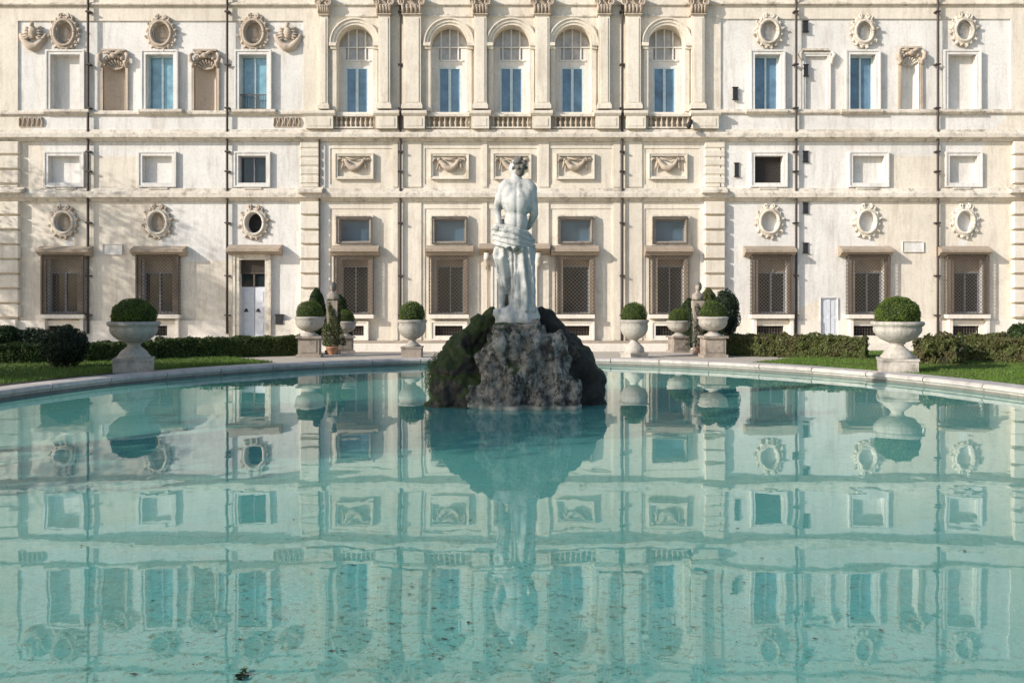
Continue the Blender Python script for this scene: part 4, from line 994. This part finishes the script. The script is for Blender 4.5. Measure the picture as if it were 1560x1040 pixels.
for i, (k, px, d, lb, rz, sc) in enumerate(URN):
    loc = gpos(px, 0, d)
    if i == 0 or i == 1: loc.z = .035
    if isinstance(k, str): u = dup({'ub': ub, 'up': up_}[k], loc)
    else: u = k; u.location = loc
    u.rotation_euler = (0, 0, rz if i not in (0, 1) else {0: .35, 1: -.35}[i]); u.scale = (sc,)*3
    tag(u, lb, 'urn', GU)
    me = ball('foliage', (.475, .475, .365, .365, .35, .35, .35, .35)[i], (.38, .38, .385, .385, .35, .35, .35, .35)[i], 11000 if i < 2 else 6500, i*3.7, leaf=.032 if i < 2 else .028); zb = [1.25, 1.27, 1.22, 1.21, 1.21, 1.21, 1.21, 1.21][i]
    t = bpy.data.objects.new('box_topiary', me); COL.objects.link(t); t.location = loc+Vector((0, 0, zb*sc)); t.rotation_euler = (0, 0, i*1.3); t.scale = ((1.0, 1.0, .98), (1.02, 1, 1.06), (1, 1, 1), (1, 1, .96), (1.15, 1.1, 1), (.9, .9, .8), (.95, .95, .85), (1.0, 1, 1))[i]
    tag(t, ['big dark box dome growing in the large shaded urn on the left', 'big yellowish green box dome growing in the large sunlit urn on the right', 'round box dome in the urn with dark brown plinth left of the rock',
            'round box dome in the bell-footed urn right of the rock', 'box dome in the pedestal urn at the left hedge end', 'small box dome in the pedestal urn right of the left herm',
            'small box dome in the pedestal urn left of the right herm', 'bright box dome in the pedestal urn before the dark round shrub'][i], 'topiary', GT)

# conical / round shrubs in the back corners
def shrub(name, px, d, r, z0, z1, n, mat, lb, cat='shrub', cone=False, leaf=.05, grp=None, off=0):
    x = (px-780)*d/F; gz = ground_z(d); root = empty(name, (x, d, gz), lb, cat, grp)
    core = MB(); h = z1-z0
    if cone:
        pr = [(r*.25, 0), (r*.88, h*.1), (r*.86, h*.3), (r*.66, h*.6), (r*.38, h*.85), (r*.05, h*.97)]
        core.lathe(pr, (x, d, gz+z0), 16)
        P = []; nn = []
        for _ in range(n):
            t = random.random()**.8; rr = r*np.interp(t, [0, .12, .35, .65, .88, 1], [.5, 1, .97, .76, .45, .08]); a = random.random()*6.283
            k = 1+.1*fbm((math.cos(a), math.sin(a), t*3), 2.5, off)-.1*random.random(); P.append((x+rr*k*math.cos(a), d+rr*k*math.sin(a), gz+z0+h*t)); nn.append((math.cos(a), math.sin(a), .35))
        P = np.array(P); nn = np.array(nn)
    else:
        core.ell((x, d, gz+z0+h/2), (r*.82, r*.82, h*.41), 18, 12)
        P, nn = ell_points((x, d, gz+z0+h/2), (r, r, h/2), n, lump=.22, ls=2.2, depth=.25, off=off, zmin=-.95)
    put('foliage', leafmesh('foliage', P, nn, leaf, M[mat], core), root)
    mb = MB(); mb.tube([(x, d, gz-.02), (x+.02, d, gz+z0*.5+.1), (x, d+.01, gz+z0+h*.3)], [.06, .05, .03], 8)
    for k in range(4):
        a = k*1.7; mb.tube([(x, d, gz+z0*.5+.08), (x+r*.4*math.cos(a), d+r*.4*math.sin(a), gz+z0+h*.35)], [.03, .015], 6)
    obj('stem', mb, 'bark', root); return root
shrub('conical_shrub', 482, 26.6, .36, .5, 2.02, 6000, 'cypress', 'dark conical shrub rising behind the pedestal urn at the left hedge end', cone=True)
shrub('conical_shrub', 517, 29.2, .45, .3, 2.02, 6500, 'cypress', 'dark olive conical shrub directly behind the ivy-clad left herm', cone=True, off=3)
shrub('conical_shrub', 1079, 26.6, .45, .4, 2.02, 6500, 'hedge', 'lighter green conical shrub behind the right corner urns, beside the herm', cone=True, off=6)
shrub('conical_shrub', 1049, 29.2, .45, .2, 1.9, 6000, 'cypress', 'olive conical shrub left of and behind the right herm', cone=True, off=8)
shrub('round_shrub', 1106, 25.6, .40, .55, 1.95, 7000, 'shrub', 'almost black oval shrub at the end of the right hedge', off=2)
shrub('round_shrub', 100, 20.3, .50, .05, 1.0, 7500, 'shrub', 'dark rounded shrub on the lawn in front of the left hedge', off=5)
shrub('round_shrub', 50, 25.5, .8, .0, .78, 7000, 'shrub', 'low bluish green shrub behind the left hedge', off=7, leaf=.07)
shrub('round_shrub', 5, 25.0, .6, .0, .88, 7000, 'cypress', 'dark green shrub behind the hedge at the left edge', off=9, leaf=.07)
shrub('round_shrub', 1556, 24.5, .4, .0, .95, 7000, 'cypress', 'tall dark green shrub behind the hedge at the right edge', off=12, leaf=.06)

# herms
def herm(px, d, lb, ivy, flip):
    x = (px-780)*d/F; gz = ground_z(d); root = empty('herm', (x, d, gz), lb, 'statue', 'herm busts on pillars in the garden corners')
    B = MB(); zt = 1.62
    mb = MB(); mb.box(x-.2, x+.2, d-.2, d+.2, gz-.02, gz+.12)
    w0, w1 = .12, .17; vs = [(x-w0, d-w0, gz+.12), (x+w0, d-w0, gz+.12), (x+w0, d+w0, gz+.12), (x-w0, d+w0, gz+.12), (x-w1, d-w1, gz+zt), (x+w1, d-w1, gz+zt), (x+w1, d+w1, gz+zt), (x-w1, d+w1, gz+zt)]
    mb.add(vs, [(3, 2, 1, 0), (4, 5, 6, 7), (0, 1, 5, 4), (1, 2, 6, 5), (2, 3, 7, 6), (3, 0, 4, 7)]); obj('pillar', mb, 'pedestal', root)
    mb = MB(); mb.lathe([(.12, 0), (.15, .08), (.175, .19), (.19, .2), (.19, .24), (.15, .24)], (x+.05, d-.35, gz), 20); obj('pot', mb, 'terracotta', root)
    z = gz+zt
    B.ell((x, d, z+.1), (.17, .13, .17)); B.ell((x-.11, d, z+.13), (.07, .09, .09)); B.ell((x+.11, d, z+.13), (.07, .09, .09))
    B.cap((x, d, z+.18), (x, d-.01, z+.33), .065, .058); B.ell((x, d-.015, z+.42), (.085, .105, .125)); B.ell((x, d-.07, z+.37), (.05, .05, .06)); B.ell((x, d-.125, z+.41), (.014, .02, .025))
    for s_ in (-1, 1): B.ell((x+s_*.085, d, z+.41), (.014, .02, .03)); B.ell((x+s_*.03, d-.105, z+.44), (.015, .01, .01))
    me = voxel(B, .012, 'bust', M['pedestal'], 3); put('bust', me, root)
    H = MB(); H.ell((x+.012, d-.0, z+.47), (.104, .112, .105)); H.ell((x+.05, d-.01, z+.42), (.07, .09, .12)); H.ell((x+.03*flip, d+.06, z+.36), (.07, .06, .08))
    for k in range(14): a = k*.9; H.ell((x+.085*math.cos(a), d+.03+.08*math.sin(a), z+.45+.05*math.sin(k*2.1)), (.03, .03, .03), 8, 6)
    put('hair', voxel(H, .012, 'hair', M['patina'], 1), root)
    P = []; nn = []
    for _ in range(6500):
        t = random.random(); a = random.random()*6.283; rr = (.33-.19*t)*(1+.25*math.sin(a*3+t*9))*(.8+.25*random.random()); P.append((x+rr*math.cos(a), d+rr*math.sin(a), gz+.25+(zt-.2)*t)); nn.append((math.cos(a), math.sin(a), .3))
    if not ivy: P = P[:2600]; nn = nn[:2600]
    put('ivy', leafmesh('ivy', np.array(P), np.array(nn), .05, M['ivy' if ivy else 'shrub']), root); return root
herm(507, 26.0, 'stone herm on a terracotta pillar overgrown with olive ivy, in the left garden corner', True, 1)
herm(1063, 26.0, 'dark haired stone herm rising between shrubs in the right garden corner', False, 1)

# hedges: clipped boxes along a polyline
def hedge(pts, w, h, n, mat, lb, leaf=.05, off=0, lump=.05, grp='low clipped hedges beside the lawns'):
    P = []; nn = []; core = MB()
    V_ = [Vector((x, y, 0)) for x, y in pts]; L_ = [(V_[i+1]-V_[i]).length for i in range(len(V_)-1)]; T = sum(L_)
    for i in range(len(V_)-1):
        d = (V_[i+1]-V_[i]).normalized(); s_ = Vector((d.y, -d.x, 0))*(w/2*.7)
        a, b_ = V_[i]+d*.06, V_[i+1]-d*.06; q = [a-s_, b_-s_, b_+s_, a+s_]
        core.add([(p.x, p.y, ground_z(p.y)-.02) for p in q]+[(p.x, p.y, ground_z(p.y)+h*.82) for p in q], [(3, 2, 1, 0), (4, 5, 6, 7), (0, 1, 5, 4), (1, 2, 6, 5), (2, 3, 7, 6), (3, 0, 4, 7)])
    per = 2*h+w
    for _ in range(n):
        t = random.random()*T; i = 0
        while t > L_[i] and i < len(L_)-1: t -= L_[i]; i += 1
        d = (V_[i+1]-V_[i]).normalized(); s_ = Vector((d.y, -d.x, 0)); c_ = V_[i]+d*t; u = random.random()*per
        end = random.random() < .06
        if end:
            e = random.choice((0, 1)); c_ = V_[0] if e == 0 else V_[-1]; dd = (V_[1]-V_[0]).normalized()*-1 if e == 0 else (V_[-1]-V_[-2]).normalized()
            sd = Vector((dd.y, -dd.x, 0)); c_ = c_+sd*random.uniform(-w/2, w/2); z = random.random()*h; nv = dd
        elif u < h: c_ = c_-s_*w/2; z = u; nv = -s_
        elif u < h+w: c_ = c_-s_*(w/2-(u-h)); z = h; nv = Vector((0, 0, 1))
        else: c_ = c_+s_*w/2; z = u-h-w; nv = s_
        k = lump*1.6*fbm((c_.x, c_.y, z), 2.3, off)+lump*fbm((c_.x, c_.y, z), 7, off)-.05*random.random(); c_ = c_+nv*k
        P.append((c_.x, c_.y, ground_z(c_.y)+max(z+(nv.z*k), .01))); nn.append(tuple(nv+Vector((0, 0, .2))))
    core2 = core
    o = put('hedge', leafmesh('hedge', np.array(P), np.array(nn), leaf, M[mat], core2), None); tag(o, lb, 'hedge', grp); return o
def gp(px, d): return ((px-780)*d/F, d)
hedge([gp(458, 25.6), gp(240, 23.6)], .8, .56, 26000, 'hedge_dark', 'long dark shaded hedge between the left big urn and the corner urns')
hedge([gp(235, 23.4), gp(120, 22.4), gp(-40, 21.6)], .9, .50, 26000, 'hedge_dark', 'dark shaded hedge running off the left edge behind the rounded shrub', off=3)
hedge([gp(1108, 25.5), gp(1182, 24.9)], .8, .58, 14000, 'hedge', 'short block of sunlit hedge at the right garden corner', off=5, lump=.07)
hedge([gp(1187, 24.7), gp(1320, 23.6)], .8, .60, 24000, 'hedge', 'long sunlit hedge block directly left of the right big urn', off=7, lump=.07)
hedge([gp(1398, 21.8), gp(1462, 21.2)], .95, .66, 15000, 'hedge', 'loose bulging olive hedge bush directly right of the right big urn', off=11, lump=.11)
hedge([gp(1470, 22.8), gp(1640, 21.4)], 1.1, .66, 30000, 'hedge', 'tall untrimmed olive hedge at the right edge', off=13, lump=.09)

# ------------------------------------------------------------------ trees out of frame on the left, whose shade falls on pool and hedge
def tree(loc, h, crown, rad, n, lb, seed, parts=10, grp='park trees around the garden'):
    root = empty('tree', loc, lb, 'tree', grp); x, y, z = loc; random.seed(seed)
    mb = MB(); mb.tube([(x, y, z-.1), (x+.1, y, z+h*.3), (x-.05, y+.1, z+h*.6), (x, y, z+h*.9)], [.32, .24, .17, .05], 10)
    P = []; nn = []
    for k in range(parts):
        a = k*2.4+seed; t = random.random(); zz = z+crown[0]+(crown[1]-crown[0])*t; rr = rad*random.uniform(.3, .75)*(1-.35*t)
        c_ = (x+rr*math.cos(a), y+rr*math.sin(a), zz); s_ = rad*random.uniform(.32, .5)
        mb.tube([(x, y, z+h*.25+.4*(zz-z)*.6), ((x+c_[0])/2, (y+c_[1])/2, (zz+z+h*.4)/2), c_], [.10, .07, .03], 7)
        p, q = ell_points(c_, (s_, s_, s_*.6), n//parts, lump=.5, ls=2, depth=.6, off=k); P.append(p); nn.append(q)
    obj('trunk', mb, 'bark', root)
    put('crown', leafmesh('crown', np.concatenate(P), np.concatenate(nn), .16, M['treeleaf']), root); return root
tree((-15.2, 15.2, 0), 7.0, (2.6, 6.3), 3.0, 16000, 'broad leafy tree on the left lawn near the pool', 1, 12)
tree((-12.6, 6.4, 0), 9.0, (4.2, 7.2), 3.2, 18000, 'taller leafy tree at the near left of the pool', 2, 14)
tree((-34.5, 31.0, GB), 15, (9.0, 14.0), 5.0, 17000, 'leafy tree by the left corner of the villa', 3, 9)
tree((-16.5, 21.5, 0), 5.0, (1.8, 4.2), 2.2, 12000, 'small leafy tree at the left end of the hedge', 4, 9)
t0 = tree((-30, -34, 0), 14, (3, 13), 6.5, 9000, 'leafy park tree behind the viewpoint', 5, 14)
for i in range(1, 9):
    dup(t0, (-30+i*8.5, -34+((i*37) % 5)-2, 0), rot=i*1.1, label='leafy park tree behind the viewpoint')

# ------------------------------------------------------------------ light, sky, camera
S_ = Vector((-1.9, -1.0, .95)).normalized()
sd = bpy.data.lights.new('sun', 'SUN'); sd.energy = 4.3; sd.angle = R(.5); sd.color = (1, .935, .86)
so = bpy.data.objects.new('sun', sd); COL.objects.link(so); so.rotation_euler = S_.to_track_quat('Z', 'Y').to_euler(); so.location = (-30, -20, 30)
w = bpy.data.worlds.new('World'); SC.world = w; w.use_nodes = True; nt = w.node_tree
bg = nt.nodes['Background']; sk = nt.nodes.new('ShaderNodeTexSky'); sk.sky_type = 'NISHITA'; sk.sun_disc = False
sk.sun_elevation = math.asin(S_.z); sk.sun_rotation = math.atan2(S_.x, S_.y) % (2*math.pi); sk.air_density = 1.0; sk.dust_density = 1.0; sk.ozone_density = 1.2
nt.links.new(sk.outputs[0], bg.inputs[0]); bg.inputs[1].default_value = .15
cd = bpy.data.cameras.new('camera'); cd.sensor_width = 36; cd.lens = 30; cd.shift_y = -(520-HOR)/1560; cd.clip_end = 2000; cd.clip_start = .05
co_ = bpy.data.objects.new('camera', cd); COL.objects.link(co_); co_.location = (0, 0, CAMZ); co_.rotation_euler = (R(90), 0, 0); SC.camera = co_
vs_ = SC.view_settings; vs_.view_transform = 'Standard'; vs_.look = 'None'; vs_.exposure = .29; vs_.gamma = 1
SC.cycles.max_bounces = 8; SC.cycles.transparent_max_bounces = 12
